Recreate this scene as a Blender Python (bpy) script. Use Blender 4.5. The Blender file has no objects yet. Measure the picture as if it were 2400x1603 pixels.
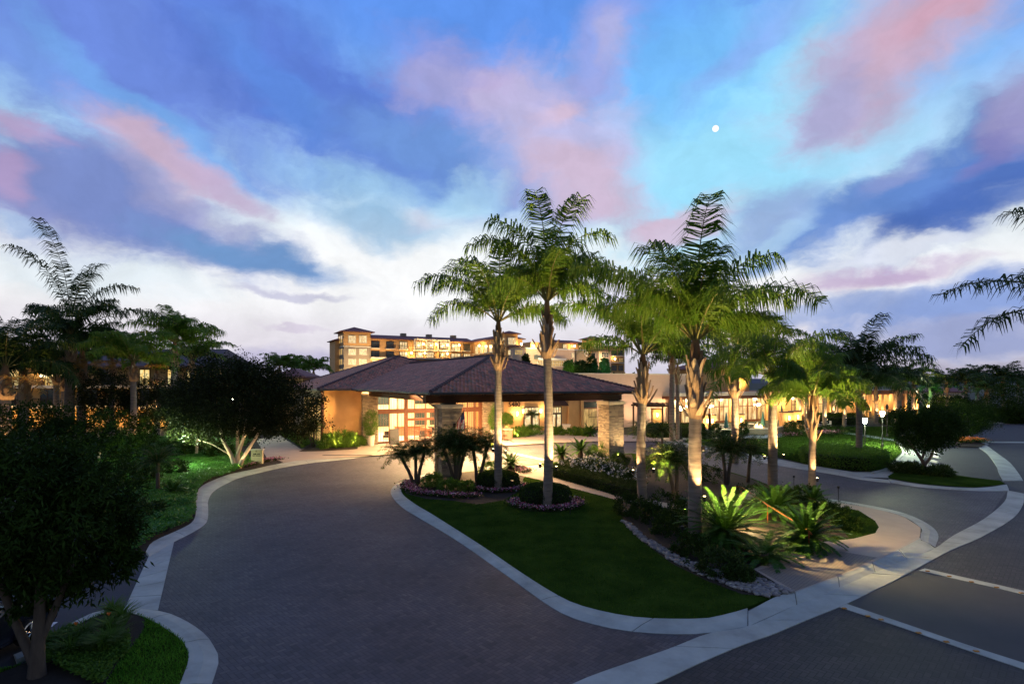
import bpy, math, random
import numpy as np
from mathutils import Vector
R = math.radians
random.seed(7)
SC = bpy.context.scene
COL = SC.collection
# ------------------------------------------------------------------ camera
F, H, HY, CX = 1333.0, 7.0, 895.0, 1200.0        # photo focal length (px), eye height (m), horizon row, centre column
cd = bpy.data.cameras.new('camera'); cam = bpy.data.objects.new('camera', cd); COL.objects.link(cam)
cam.location = (0, 0, H); cam.rotation_euler = (R(90), 0, 0)
cd.sensor_width = 36; cd.lens = F * 36 / 2400; cd.shift_y = (HY - 801.5) / 2400
cd.clip_end = 20000; cd.clip_start = 0.1
SC.camera = cam
SC.view_settings.view_transform = 'Standard'; SC.view_settings.look = 'None'
SC.view_settings.exposure = 0.0; SC.view_settings.gamma = 1.0
SC.cycles.max_bounces = 6; SC.cycles.transparent_max_bounces = 12; SC.cycles.sample_clamp_indirect = 4
SC.cycles.use_denoising = True

def lin(c):
    return tuple((x / 255 / 12.92) if x / 255 <= 0.04045 else ((x / 255 + 0.055) / 1.055) ** 2.4 for x in c) + (1.0,)

# ------------------------------------------------------------------ world: dusk sky, laid out by azimuth and elevation
W = bpy.data.worlds.new('World'); SC.world = W; W.use_nodes = True
nt = W.node_tree; nt.nodes.clear()
def N(t, **k):
    n = nt.nodes.new(t)
    for a, b in k.items():
        setattr(n, a, b)
    return n
def L(a, b): nt.links.new(a, b)
def math_(op, a, b=None, clamp=False):
    n = N('ShaderNodeMath', operation=op); n.use_clamp = clamp
    for i, x in enumerate((a, b)):
        if x is None: continue
        if isinstance(x, (int, float)): n.inputs[i].default_value = x
        else: L(x, n.inputs[i])
    return n.outputs[0]
tc = N('ShaderNodeTexCoord'); sep = N('ShaderNodeSeparateXYZ'); L(tc.outputs['Generated'], sep.inputs[0])
az = math_('ARCTAN2', sep.outputs[0], sep.outputs[1]); el = math_('ARCSINE', sep.outputs[2])
comb = N('ShaderNodeCombineXYZ'); L(az, comb.inputs[0]); L(el, comb.inputs[1])
nz = N('ShaderNodeTexNoise'); nz.inputs['Scale'].default_value = 5.0; nz.inputs['Detail'].default_value = 7; nz.inputs['Roughness'].default_value = 0.55
mpn = N('ShaderNodeMapping'); mpn.inputs['Scale'].default_value = (1.0, 2.0, 1.0); L(comb.outputs[0], mpn.inputs[0]); L(mpn.outputs[0], nz.inputs['Vector'])
vm = N('ShaderNodeVectorMath', operation='SUBTRACT'); L(nz.outputs['Color'], vm.inputs[0]); vm.inputs[1].default_value = (.5, .5, .5)
vs = N('ShaderNodeVectorMath', operation='SCALE'); L(vm.outputs[0], vs.inputs[0]); vs.inputs['Scale'].default_value = 0.13
va = N('ShaderNodeVectorMath', operation='ADD'); L(comb.outputs[0], va.inputs[0]); L(vs.outputs[0], va.inputs[1])
wv = va.outputs[0]
nz2 = N('ShaderNodeTexNoise'); nz2.inputs['Scale'].default_value = 10.0; nz2.inputs['Detail'].default_value = 8; nz2.inputs['Roughness'].default_value = 0.6
mp2 = N('ShaderNodeMapping'); mp2.inputs['Scale'].default_value = (0.9, 1.3, 1.0); L(wv, mp2.inputs[0]); L(mp2.outputs[0], nz2.inputs['Vector'])
edge = math_('MULTIPLY', math_('SUBTRACT', nz2.outputs['Fac'], 0.5), 1.25)
ramp = N('ShaderNodeValToRGB'); ramp.color_ramp.interpolation = 'EASE'
L(math_('DIVIDE', el, R(90)), ramp.inputs[0])
stops = [(0, (206, 202, 220)), (3.5, (230, 225, 234)), (8, (248, 248, 250)), (13, (236, 246, 252)), (19, (176, 216, 248)),
         (26, (128, 178, 246)), (34, (100, 146, 238)), (46, (122, 148, 218)), (90, (166, 168, 198))]
cr = ramp.color_ramp
for i, (e, c) in enumerate(stops):
    s = cr.elements[0] if i == 0 else (cr.elements[1] if i == 1 else cr.elements.new(e / 90))
    s.position = e / 90; s.color = lin(c)
cur = ramp.outputs[0]
BLOBS = [  # column, row, half-width, half-height, tilt, colour, opacity   (converted to azimuth / elevation below)
    (900, 640, 420, 120, -6, (253, 254, 255), .9), (250, 640, 380, 90, -4, (226, 238, 246), .8),
    (1740, 320, 470, 290, 20, (160, 226, 255), 1.0), (1560, 130, 300, 160, 0, (112, 176, 250), .8),
    (250, 90, 720, 300, -14, (106, 124, 216), .95), (150, 190, 260, 60, -25, (122, 152, 232), .7), (330, 250, 330, 40, -25, (116, 160, 232), .7),
    (820, 250, 620, 140, -20, (90, 112, 208), .95), (1050, 350, 330, 75, -12, (112, 142, 216), .85), (1150, 40, 480, 110, 0, (94, 138, 234), .9),
    (640, 190, 220, 60, -30, (92, 130, 222), .6), (900, 430, 300, 40, -8, (150, 196, 236), .5),
    (1140, 215, 280, 95, -8, (150, 142, 212), .85), (1190, 235, 120, 55, -10, (206, 166, 200), .75), (1010, 210, 120, 50, 0, (170, 150, 205), .5),
    (60, 440, 320, 160, -18, (140, 138, 198), 1.0), (340, 480, 470, 140, -20, (122, 130, 198), 1.0), (600, 600, 270, 55, -14, (112, 140, 200), 1.0),
    (370, 360, 230, 66, -24, (216, 182, 198), .95), (520, 430, 150, 50, -26, (204, 178, 204), .85), (40, 300, 150, 42, -20, (190, 160, 200), .85), (10, 400, 60, 80, 0, (196, 150, 185), .6),
    (420, 460, 240, 50, -22, (172, 156, 206), .6),
    (1300, 330, 260, 150, -30, (190, 176, 224), .9), (1370, 430, 190, 75, -24, (226, 196, 212), .9), (1310, 262, 75, 40, 20, (236, 200, 212), .8), (1450, 290, 90, 60, 30, (190, 186, 236), .6),
    (1420, 120, 140, 70, 30, (160, 156, 226), .7), (1450, 110, 50, 40, 40, (190, 170, 220), .6), (1760, 100, 200, 50, 30, (140, 156, 236), .6),
    (2080, 130, 380, 170, 26, (198, 176, 202), .95), (2150, 70, 260, 90, 22, (216, 176, 190), .85), (2240, 5, 170, 55, 18, (228, 166, 178), .8), (1930, 230, 150, 70, 38, (168, 152, 204), .9), (2330, 110, 70, 60, 40, (120, 170, 240), .5),
    (2270, 430, 430, 180, 28, (80, 102, 184), 1.0), (2020, 490, 340, 95, 20, (100, 128, 206), .95), (2420, 260, 140, 110, 30, (152, 130, 188), .85), (2100, 400, 120, 40, 35, (150, 150, 210), .6),
    (2330, 360, 110, 40, 35, (124, 112, 184), .6), (2300, 500, 260, 50, 10, (76, 100, 184), .8),
    (1600, 515, 170, 45, 12, (232, 196, 208), .85), (1790, 510, 150, 60, 22, (150, 164, 220), .85), (1820, 560, 90, 30, 30, (180, 215, 245), .6),
    (2120, 600, 220, 26, 6, (222, 228, 242), 1.0), (2070, 655, 230, 34, 4, (204, 174, 206), .9), (2260, 720, 440, 90, 3, (140, 152, 214), 1.0), (1960, 730, 240, 40, 4, (150, 160, 216), .7),
    (2300, 790, 480, 60, 0, (152, 152, 202), .95), (2330, 858, 500, 36, 0, (172, 168, 188), .95),
    (910, 520, 190, 62, -10, (140, 184, 222), .75), (1010, 500, 70, 40, 0, (210, 200, 220), .5), (1090, 460, 120, 50, 20, (186, 228, 250), .6),
    (700, 708, 150, 13, -3, (190, 190, 216), .75), (690, 765, 90, 10, -2, (222, 206, 220), .6), (640, 850, 330, 44, 0, (184, 180, 214), .7), (40, 520, 120, 30, -6, (160, 190, 228), .6),
    (1480, 700, 200, 60, 10, (222, 220, 244), .6),
]
for (px, py, rx, ry, rot, c, a) in BLOBS:
    if c[0] > c[1] + 14 and c[0] > 150: c = tuple(x * .68 + y * .32 for x, y in zip(c, (176, 172, 214)))      # muted dusk pink
    if c[2] > c[1] + 45 and c[2] > c[0] + 30: c = (c[0] + 2, min(255, c[1] + 13), min(255, c[2] + 5))                 # azure rather than violet
    dx = (px - CX) / F; A_ = math.atan(dx); E_ = math.atan((HY - py) / F / math.hypot(1, dx))
    k = 1 / (1 + dx * dx)
    m = N('ShaderNodeMapping', vector_type='TEXTURE')
    m.inputs['Location'].default_value = (A_, E_, 0); m.inputs['Rotation'].default_value = (0, 0, R(rot)); m.inputs['Scale'].default_value = (rx / F * max(k, .55), ry / F * max(k, .6), 1)
    L(wv, m.inputs[0])
    ln = N('ShaderNodeVectorMath', operation='LENGTH'); L(m.outputs[0], ln.inputs[0])
    mr = N('ShaderNodeMapRange', interpolation_type='SMOOTHSTEP')
    L(math_('ADD', ln.outputs['Value'], edge), mr.inputs[0])
    for q, v_ in zip(('From Min', 'From Max', 'To Min', 'To Max'), (0.32, 1.22, a, 0.0)): mr.inputs[q].default_value = v_
    mx = N('ShaderNodeMix', data_type='RGBA'); L(mr.outputs[0], mx.inputs[0]); L(cur, mx.inputs[6]); mx.inputs[7].default_value = lin(c)
    cur = mx.outputs[2]
puff = N('ShaderNodeTexNoise'); puff.inputs['Scale'].default_value = 13; puff.inputs['Detail'].default_value = 6; puff.inputs['Roughness'].default_value = .6; L(wv, puff.inputs['Vector'])
pr = N('ShaderNodeMapRange'); L(puff.outputs['Fac'], pr.inputs[0])
for q, v_ in zip(('From Min', 'From Max', 'To Min', 'To Max'), (.3, .7, .90, 1.08)): pr.inputs[q].default_value = v_
pm_ = N('ShaderNodeMix', data_type='RGBA', blend_type='MULTIPLY'); pm_.inputs[0].default_value = 1; L(cur, pm_.inputs[6]); L(pr.outputs[0], pm_.inputs[7]); cur = pm_.outputs[2]
back = N('ShaderNodeMapRange'); L(sep.outputs[1], back.inputs[0])          # the eastern half of a dusk sky is darker
for q, v_ in zip(('From Min', 'From Max', 'To Min', 'To Max'), (-0.35, 0.45, 0.6, 1.0)): back.inputs[q].default_value = v_
bg = N('ShaderNodeBackground'); L(cur, bg.inputs[0]); L(back.outputs[0], bg.inputs[1])
wo = N('ShaderNodeOutputWorld'); L(bg.outputs[0], wo.inputs[0])
# ------------------------------------------------------------------ helpers
def g(px, py, z=0.0):
    Y = (H - z) * F / (py - HY); return ((px - CX) / F * Y, Y, z)
def at(px, py, Y): return ((px - CX) / F * Y, Y, H + (HY - py) * Y / F)
def zat(py, Y): return H + (HY - py) * Y / F
def tag(o, label=None, cat=None, group=None, kind=None):
    for k, v in (('label', label), ('category', cat), ('group', group), ('kind', kind)):
        if v: o[k] = v
    return o
def thing(name, label, cat, loc=(0, 0, 0), group=None):
    o = bpy.data.objects.new(name, None); COL.objects.link(o); o.location = loc; o.empty_display_size = .3
    return tag(o, label, cat, group)
def origin(o):
    p = Vector((0, 0, 0))
    while o is not None: p += o.location; o = o.parent
    return p
def npmesh(name, V, Q, mat, parent=None, smooth=False, attr=None):
    V = np.asarray(V, dtype=np.float32).reshape(-1, 3); Q = np.asarray(Q, dtype=np.int32); k = Q.shape[1]
    if parent is not None: V = V - np.array(origin(parent), dtype=np.float32)
    me = bpy.data.meshes.new(name); me.vertices.add(len(V)); me.vertices.foreach_set('co', V.ravel())
    me.loops.add(Q.size); me.loops.foreach_set('vertex_index', Q.ravel())
    me.polygons.add(len(Q)); me.polygons.foreach_set('loop_start', np.arange(0, Q.size, k, dtype=np.int32)); me.polygons.foreach_set('loop_total', np.full(len(Q), k, dtype=np.int32))
    if smooth: me.polygons.foreach_set('use_smooth', np.ones(len(Q), dtype=bool))
    me.update(); me.validate()
    if attr is not None:
        a = me.attributes.new('rnd', 'FLOAT', 'FACE'); a.data.foreach_set('value', np.asarray(attr, dtype=np.float32))
    me.materials.append(mat)
    o = bpy.data.objects.new(name, me); COL.objects.link(o)
    if parent is not None: o.parent = parent
    return o
class MB:
    def __init__(s, T=None): s.v = []; s.f = []; s.T = T
    def add(s, vs, fs):
        b = len(s.v); s.v += [s.T(*p) if s.T else tuple(p) for p in vs]; s.f += [tuple(b + i for i in f) for f in fs]; return s
    def box(s, x0, x1, y0, y1, z0, z1):
        return s.add([(x0, y0, z0), (x1, y0, z0), (x1, y1, z0), (x0, y1, z0), (x0, y0, z1), (x1, y0, z1), (x1, y1, z1), (x0, y1, z1)],
                     [(3, 2, 1, 0), (4, 5, 6, 7), (0, 1, 5, 4), (1, 2, 6, 5), (2, 3, 7, 6), (3, 0, 4, 7)])
    def poly(s, pts, z=None):
        pts = [(p[0], p[1], z if z is not None else p[2]) for p in pts]; return s.add(pts, [tuple(range(len(pts)))])
    def prism(s, pts, z0, z1):
        n = len(pts); a = [(p[0], p[1], z0) for p in pts] + [(p[0], p[1], z1) for p in pts]
        return s.add(a, [tuple(range(n, 2 * n))] + [(i, (i + 1) % n, n + (i + 1) % n, n + i) for i in range(n)])
    def tube(s, pts, rad, n=8, caps=True):
        pts = [Vector(p) for p in pts]; m = len(pts); rad = [rad] * m if isinstance(rad, (int, float)) else rad
        vs = []; up = Vector((0, 0, 1)); ref = None
        for i, p in enumerate(pts):
            t = (pts[min(i + 1, m - 1)] - pts[max(i - 1, 0)]).normalized()
            if ref is None: ref = t.cross(up if abs(t.z) < .9 else Vector((1, 0, 0))).normalized()
            a = (ref - t * ref.dot(t)).normalized(); ref = a; b = t.cross(a)
            for k in range(n):
                q = 2 * math.pi * k / n; vs.append(tuple(p + (a * math.cos(q) + b * math.sin(q)) * rad[i]))
        fs = [(i * n + k, i * n + (k + 1) % n, (i + 1) * n + (k + 1) % n, (i + 1) * n + k) for i in range(m - 1) for k in range(n)]
        if caps: fs += [tuple(reversed(range(n))), tuple((m - 1) * n + k for k in range(n))]
        return s.add(vs, fs)
    def lathe(s, prof, c=(0, 0, 0), n=16):     # profile of (radius, z)
        vs = [(c[0] + r * math.cos(2 * math.pi * k / n), c[1] + r * math.sin(2 * math.pi * k / n), c[2] + z) for r, z in prof for k in range(n)]
        m = len(prof)
        return s.add(vs, [(i * n + k, i * n + (k + 1) % n, (i + 1) * n + (k + 1) % n, (i + 1) * n + k) for i in range(m - 1) for k in range(n)] + [tuple(reversed(range(n))), tuple((m - 1) * n + k for k in range(n))])
    def build(s, name, mat, parent=None, smooth=False, local=False):
        me = bpy.data.meshes.new(name); off = origin(parent) if (parent is not None and not local) else Vector((0, 0, 0))
        me.from_pydata([(p[0] - off.x, p[1] - off.y, p[2] - off.z) for p in s.v], [], s.f)
        if smooth: me.polygons.foreach_set('use_smooth', [True] * len(me.polygons))
        me.update(); me.materials.append(mat)
        o = bpy.data.objects.new(name, me); COL.objects.link(o)
        if parent is not None: o.parent = parent
        return o
def bevel(o, w=.02, seg=2):
    m = o.modifiers.new('bevel', 'BEVEL'); m.width = w; m.segments = seg; m.limit_method = 'ANGLE'; return o
def smooth_line(P, k=6, closed=False):         # Catmull-Rom through the given points
    P = [np.array(p, dtype=float) for p in P]; n = len(P); out = []
    for i in range(n if closed else n - 1):
        p0, p1, p2, p3 = (P[(i - 1) % n] if closed or i > 0 else 2 * P[0] - P[1]), P[i], P[(i + 1) % n], (P[(i + 2) % n] if closed or i + 2 < n else 2 * P[-1] - P[-2])
        for t in np.arange(k) / k:
            out.append(.5 * (2 * p1 + (p2 - p0) * t + (2 * p0 - 5 * p1 + 4 * p2 - p3) * t * t + (3 * p1 - p0 - 3 * p2 + p3) * t ** 3))
    if not closed: out.append(P[-1])
    return [tuple(p) for p in out]
def resample(P, n):
    P = np.array(P, dtype=float); d = np.r_[0, np.cumsum(np.linalg.norm(np.diff(P, axis=0), axis=1))]; s = np.linspace(0, d[-1], n)
    return np.stack([np.interp(s, d, P[:, i]) for i in range(P.shape[1])], 1), d[-1]
def band(name, A, B, mat, base=0.0, joint=3.0, kind='structure', k=6, gap=.035):   # concrete strip between two lines, cut by joints
    a, la = resample(smooth_line(A, k), 120); b, lb = resample(smooth_line(B, k), 120); m = MB(); ln = max(la, lb); nseg = max(1, round(ln / joint))
    idx = np.linspace(0, 1, 120)
    def pt(arr, t): return np.array([np.interp(t, idx, arr[:, i]) for i in range(3)])
    for j in range(nseg):
        t0, t1 = j / nseg + gap / ln / 2, (j + 1) / nseg - gap / ln / 2; sub = max(2, int(6 * joint / 3)); ts = np.linspace(t0, t1, sub + 1)
        top = []
        for t in ts:
            p, q = pt(a, t), pt(b, t); mid = (p + q) / 2; mid[2] = max(p[2], q[2]) * .7 + min(p[2], q[2]) * .3
            top.append((p, p * .8 + q * .2 + np.array([0, 0, 0]), mid, q))
        vs = []
        for r in top:
            vs.append((r[0][0], r[0][1], base)); vs += [tuple(x) for x in r]; vs.append((r[3][0], r[3][1], base))
        fs = [(i * 6 + c, i * 6 + c + 1, i * 6 + 7 + c, i * 6 + 6 + c) for i in range(sub) for c in range(5)]
        fs += [(0, 1, 2, 3, 4, 5), tuple(sub * 6 + c for c in (5, 4, 3, 2, 1, 0))]
        m.add(vs, fs)
    o = m.build(name, mat); tag(o, kind=kind); return o
def inpoly(P, X, Y):
    P = np.asarray(P)[:, :2]; x, y = P[:, 0], P[:, 1]; x2, y2 = np.roll(x, -1), np.roll(y, -1); r = np.zeros(len(X), dtype=bool)
    for i in range(len(P)):
        c = ((y[i] > Y) != (y2[i] > Y)); r ^= c & (X < (x2[i] - x[i]) * (Y - y[i]) / (y2[i] - y[i] + 1e-12) + x[i])
    return r
def scatter(P, n, rng):
    P = np.asarray(P)[:, :2]; lo, hi = P.min(0), P.max(0); out = np.zeros((0, 2))
    while len(out) < n:
        q = rng.uniform(lo, hi, (n * 2, 2)); out = np.r_[out, q[inpoly(P, q[:, 0], q[:, 1])]]
    return out[:n]
def unit(a): return a / (np.linalg.norm(a, axis=-1, keepdims=True) + 1e-9)
def leaf_quads(Pp, D, l, w, rng):              # kite leaves at Pp pointing along D
    n = len(Pp); s = unit(np.cross(D, rng.normal(size=(n, 3)))); l = np.asarray(l).reshape(-1, 1) * np.ones((n, 1)); w = np.asarray(w).reshape(-1, 1) * np.ones((n, 1))
    V = np.stack([Pp, Pp + D * l * .45 + s * w * .5, Pp + D * l, Pp + D * l * .45 - s * w * .5], 1)
    return V.reshape(-1, 3), np.arange(4 * n).reshape(n, 4)

# ------------------------------------------------------------------ materials
def newmat(name):
    m = bpy.data.materials.new(name); m.use_nodes = True; t = m.node_tree; return m, t, t.nodes['Principled BSDF']
def nod(t, typ, ins=None, **k):
    n = t.nodes.new(typ)
    for a, b in k.items(): setattr(n, a, b)
    for a, b in (ins or {}).items():
        if hasattr(b, 'is_output'): t.links.new(b, n.inputs[a])
        else: n.inputs[a].default_value = b
    return n
def c4(c): return tuple(c) + (1.0,)
def mat(name, c1, c2=None, scale=3.0, rough=.75, bump=0.0, bscale=None, detail=6, metal=0.0, stretch=(1, 1, 1), spec=.3, bdist=.03):
    m, t, b = newmat(name); c2 = c2 or tuple(x * .75 for x in c1)
    co = nod(t, 'ShaderNodeTexCoord'); mp = nod(t, 'ShaderNodeMapping', {0: co.outputs['Object'], 'Scale': stretch})
    nz = nod(t, 'ShaderNodeTexNoise', {'Vector': mp.outputs[0], 'Scale': scale, 'Detail': detail, 'Roughness': .65})
    mr = nod(t, 'ShaderNodeMapRange', {0: nz.outputs['Fac'], 1: .3, 2: .7})
    mx = nod(t, 'ShaderNodeMix', {0: mr.outputs[0], 6: c4(c1), 7: c4(c2)}, data_type='RGBA'); t.links.new(mx.outputs[2], b.inputs['Base Color'])
    b.inputs['Roughness'].default_value = rough; b.inputs['Metallic'].default_value = metal; b.inputs['Specular IOR Level'].default_value = spec
    if bump:
        n2 = nod(t, 'ShaderNodeTexNoise', {'Vector': mp.outputs[0], 'Scale': bscale or scale * 6, 'Detail': 5})
        bp = nod(t, 'ShaderNodeBump', {'Height': n2.outputs['Fac'], 'Strength': bump, 'Distance': bdist}); t.links.new(bp.outputs[0], b.inputs['Normal'])
    return m
def leafmat(name, c1, c2, trans=.3, rough=.55, spec=.12):
    m, t, b = newmat(name); ge = nod(t, 'ShaderNodeNewGeometry'); co = nod(t, 'ShaderNodeTexCoord')
    nz = nod(t, 'ShaderNodeTexNoise', {'Vector': co.outputs['Object'], 'Scale': 1.3, 'Detail': 3})
    ad = nod(t, 'ShaderNodeMath', {0: ge.outputs['Random Per Island'], 1: nz.outputs['Fac']}, operation='MULTIPLY_ADD'); ad.inputs[1].default_value = .6; t.links.new(nz.outputs['Fac'], ad.inputs[2])
    mr = nod(t, 'ShaderNodeMapRange', {0: ad.outputs[0], 1: .35, 2: 1.15})
    mx = nod(t, 'ShaderNodeMix', {0: mr.outputs[0], 6: c4(c1), 7: c4(c2)}, data_type='RGBA'); t.links.new(mx.outputs[2], b.inputs['Base Color'])
    b.inputs['Roughness'].default_value = rough; b.inputs['Specular IOR Level'].default_value = spec
    tr = nod(t, 'ShaderNodeBsdfTranslucent', {0: mx.outputs[2]}); ms = nod(t, 'ShaderNodeMixShader', {0: trans, 1: b.outputs[0], 2: tr.outputs[0]})
    t.links.new(ms.outputs[0], t.nodes['Material Output'].inputs[0]); return m
def islandmat(name, cols, rough=.85, bump=.3, bscale=25):
    m, t, b = newmat(name); ge = nod(t, 'ShaderNodeNewGeometry'); r = nod(t, 'ShaderNodeValToRGB', {0: ge.outputs['Random Per Island']}); e = r.color_ramp.elements
    for i, c in enumerate(cols):
        x = e[i] if i < 2 else e.new(i / (len(cols) - 1)); x.position = i / (len(cols) - 1); x.color = c4(c)
    t.links.new(r.outputs[0], b.inputs['Base Color']); b.inputs['Roughness'].default_value = rough
    co = nod(t, 'ShaderNodeTexCoord'); n2 = nod(t, 'ShaderNodeTexNoise', {'Vector': co.outputs['Object'], 'Scale': bscale, 'Detail': 4})
    bp = nod(t, 'ShaderNodeBump', {'Height': n2.outputs['Fac'], 'Strength': bump, 'Distance': .03}); t.links.new(bp.outputs[0], b.inputs['Normal']); return m
def emit(name, c, s):
    m, t, b = newmat(name); b.inputs['Base Color'].default_value = (.5, .5, .5, 1); b.inputs['Emission Color'].default_value = c4(c); b.inputs['Emission Strength'].default_value = s; return m
def roomglow(name, c1, c2, s, scale=1.2):      # a lit window: curtains and lamps inside show as uneven glow
    m, t, b = newmat(name); co = nod(t, 'ShaderNodeTexCoord'); mp = nod(t, 'ShaderNodeMapping', {0: co.outputs['Object'], 'Scale': (3.0, 3.0, .8)})
    nz = nod(t, 'ShaderNodeTexNoise', {'Vector': mp.outputs[0], 'Scale': scale, 'Detail': 3}); mr = nod(t, 'ShaderNodeMapRange', {0: nz.outputs['Fac'], 1: .35, 2: .65})
    mx = nod(t, 'ShaderNodeMix', {0: mr.outputs[0], 6: c4(c1), 7: c4(c2)}, data_type='RGBA'); t.links.new(mx.outputs[2], b.inputs['Emission Color'])
    b.inputs['Emission Strength'].default_value = s; b.inputs['Base Color'].default_value = (.1, .09, .07, 1); b.inputs['Roughness'].default_value = .15; return m
def glassmat(name, tint=(1, 1, 1), gloss=.1):
    m, t, b = newmat(name); tr = nod(t, 'ShaderNodeBsdfTransparent', {0: c4(tint)}); gl = nod(t, 'ShaderNodeBsdfGlossy', {0: (1, 1, 1, 1), 1: .03})
    ms = nod(t, 'ShaderNodeMixShader', {0: gloss, 1: tr.outputs[0], 2: gl.outputs[0]}); t.links.new(ms.outputs[0], t.nodes['Material Output'].inputs[0]); return m
def pavers(name, cols, joint, size=.13, rot=45, rough=.7):      # herringbone of 2:1 pavers
    m, t, b = newmat(name); co = nod(t, 'ShaderNodeTexCoord'); mp = nod(t, 'ShaderNodeMapping', {0: co.outputs['Object'], 'Scale': (1 / size,) * 3, 'Rotation': (0, 0, R(rot))})
    sp = nod(t, 'ShaderNodeSeparateXYZ', {0: mp.outputs[0]})
    def M(op, a, b_=0.0, c=None):
        n = t.nodes.new('ShaderNodeMath'); n.operation = op
        for i, x in enumerate((a, b_, c)):
            if x is None: continue
            if isinstance(x, (int, float)): n.inputs[i].default_value = x
            else: t.links.new(x, n.inputs[i])
        return n.outputs[0]
    ix, iy = M('FLOOR', sp.outputs[0]), M('FLOOR', sp.outputs[1]); fx, fy = M('SUBTRACT', sp.outputs[0], ix), M('SUBTRACT', sp.outputs[1], iy)
    k = M('FLOORED_MODULO', M('SUBTRACT', ix, iy), 4.0)
    is_ = [M('COMPARE', k, float(i), .1) for i in range(4)]
    big = 9.0
    dl = M('ADD', fx, M('MULTIPLY', is_[1], big)); dr = M('ADD', M('SUBTRACT', 1.0, fx), M('MULTIPLY', is_[0], big))
    db = M('ADD', fy, M('MULTIPLY', is_[2], big)); dt = M('ADD', M('SUBTRACT', 1.0, fy), M('MULTIPLY', is_[3], big))
    d = M('MINIMUM', M('MINIMUM', dl, dr), M('MINIMUM', db, dt))
    bx, by = M('SUBTRACT', ix, is_[1]), M('SUBTRACT', iy, is_[2])
    cb = nod(t, 'ShaderNodeCombineXYZ', {0: bx, 1: by}); wn = nod(t, 'ShaderNodeTexWhiteNoise', {'Vector': cb.outputs[0]})
    r = nod(t, 'ShaderNodeValToRGB', {0: wn.outputs['Value']}); e = r.color_ramp.elements
    for i, c in enumerate(cols):
        x = e[i] if i < 2 else e.new(i / (len(cols) - 1)); x.position = i / (len(cols) - 1); x.color = c4(c)
    nz = nod(t, 'ShaderNodeTexNoise', {'Vector': co.outputs['Object'], 'Scale': .22, 'Detail': 8, 'Roughness': .7}); st = nod(t, 'ShaderNodeMapRange', {0: nz.outputs['Fac'], 1: .3, 2: .7, 3: .55, 4: 1.35})
    mu = nod(t, 'ShaderNodeMix', {0: 1.0, 6: r.outputs[0], 7: st.outputs[0]}, data_type='RGBA', blend_type='MULTIPLY')
    jm = nod(t, 'ShaderNodeMapRange', {0: d, 1: .03, 2: .09}); mx = nod(t, 'ShaderNodeMix', {0: jm.outputs[0], 6: c4(joint), 7: mu.outputs[2]}, data_type='RGBA')
    t.links.new(mx.outputs[2], b.inputs['Base Color']); b.inputs['Roughness'].default_value = rough; b.inputs['Specular IOR Level'].default_value = .35
    bp = nod(t, 'ShaderNodeBump', {'Height': jm.outputs[0], 'Strength': .4, 'Distance': .01}); t.links.new(bp.outputs[0], b.inputs['Normal']); return m
def tilemat(name, cols):
    m, t, b = newmat(name); at_ = nod(t, 'ShaderNodeAttribute', attribute_name='rnd'); r = nod(t, 'ShaderNodeValToRGB', {0: at_.outputs['Fac']}); e = r.color_ramp.elements
    for i, c in enumerate(cols):
        x = e[i] if i < 2 else e.new(i / (len(cols) - 1)); x.position = i / (len(cols) - 1); x.color = c4(c)
    co = nod(t, 'ShaderNodeTexCoord'); nz = nod(t, 'ShaderNodeTexNoise', {'Vector': co.outputs['Object'], 'Scale': 1.2, 'Detail': 6}); st = nod(t, 'ShaderNodeMapRange', {0: nz.outputs['Fac'], 1: .3, 2: .7, 3: .7, 4: 1.2})
    mu = nod(t, 'ShaderNodeMix', {0: 1.0, 6: r.outputs[0], 7: st.outputs[0]}, data_type='RGBA', blend_type='MULTIPLY'); t.links.new(mu.outputs[2], b.inputs['Base Color']); b.inputs['Roughness'].default_value = .6; return m

M_concrete = mat('concrete', (.43, .46, .41), (.26, .28, .25), .8, .8, .12, 40, bdist=.004)
M_walk = mat('walk_concrete', (.42, .34, .27), (.34, .28, .225), .7, .8, .12, 40, bdist=.004)
M_asph = mat('asphalt', (.045, .047, .054), (.034, .036, .042), .7, .8, .3, 120)
M_pav = pavers('drive_pavers', [(.050, .047, .054), (.080, .073, .078), (.062, .060, .070), (.096, .086, .087)], (.027, .026, .029), .13, 45)
M_pav2 = pavers('street_pavers', [(.030, .028, .026), (.046, .042, .039), (.037, .035, .033), (.056, .050, .046)], (.013, .012, .011), .14, 45)
M_panel = mat('street_panel', (.058, .058, .056), (.042, .043, .043), .5, .75, .15, 60)
M_soil = mat('soil', (.035, .024, .015), (.02, .014, .009), 3, .95, .6, 30)
M_ground = mat('dark_ground', (.03, .04, .018), (.018, .022, .01), .2, .95, .4, 3)
M_lawn = mat('lawn', (.014, .032, .005), (.042, .074, .011), .7, .95, .5, 30, spec=0)
M_blade = leafmat('grass_blade', (.022, .055, .007), (.050, .105, .013), .3, .7, .02)
M_blade_lit = leafmat('grass_blade_lit', (.05, .16, .012), (.12, .30, .03), .3, .7, .02)  # same grass as the lawn, lamp light put into its brighter colour
M_hill = mat('far_hill', (.05, .065, .10), (.035, .045, .07), .01, .95)  # distance haze put into the bluish hill colour
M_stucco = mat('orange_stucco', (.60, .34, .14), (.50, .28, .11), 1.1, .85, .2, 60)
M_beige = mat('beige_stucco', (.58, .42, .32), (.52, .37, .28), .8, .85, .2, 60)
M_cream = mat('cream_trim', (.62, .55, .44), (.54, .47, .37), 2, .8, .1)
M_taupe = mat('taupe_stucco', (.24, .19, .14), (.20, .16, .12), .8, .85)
M_wood = mat('dark_wood', (.075, .030, .014), (.045, .018, .009), 2, .6, .25, 30, stretch=(1, 1, 6))
M_brown = mat('brown_frame', (.15, .055, .026), (.11, .04, .02), 3, .5)
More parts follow.
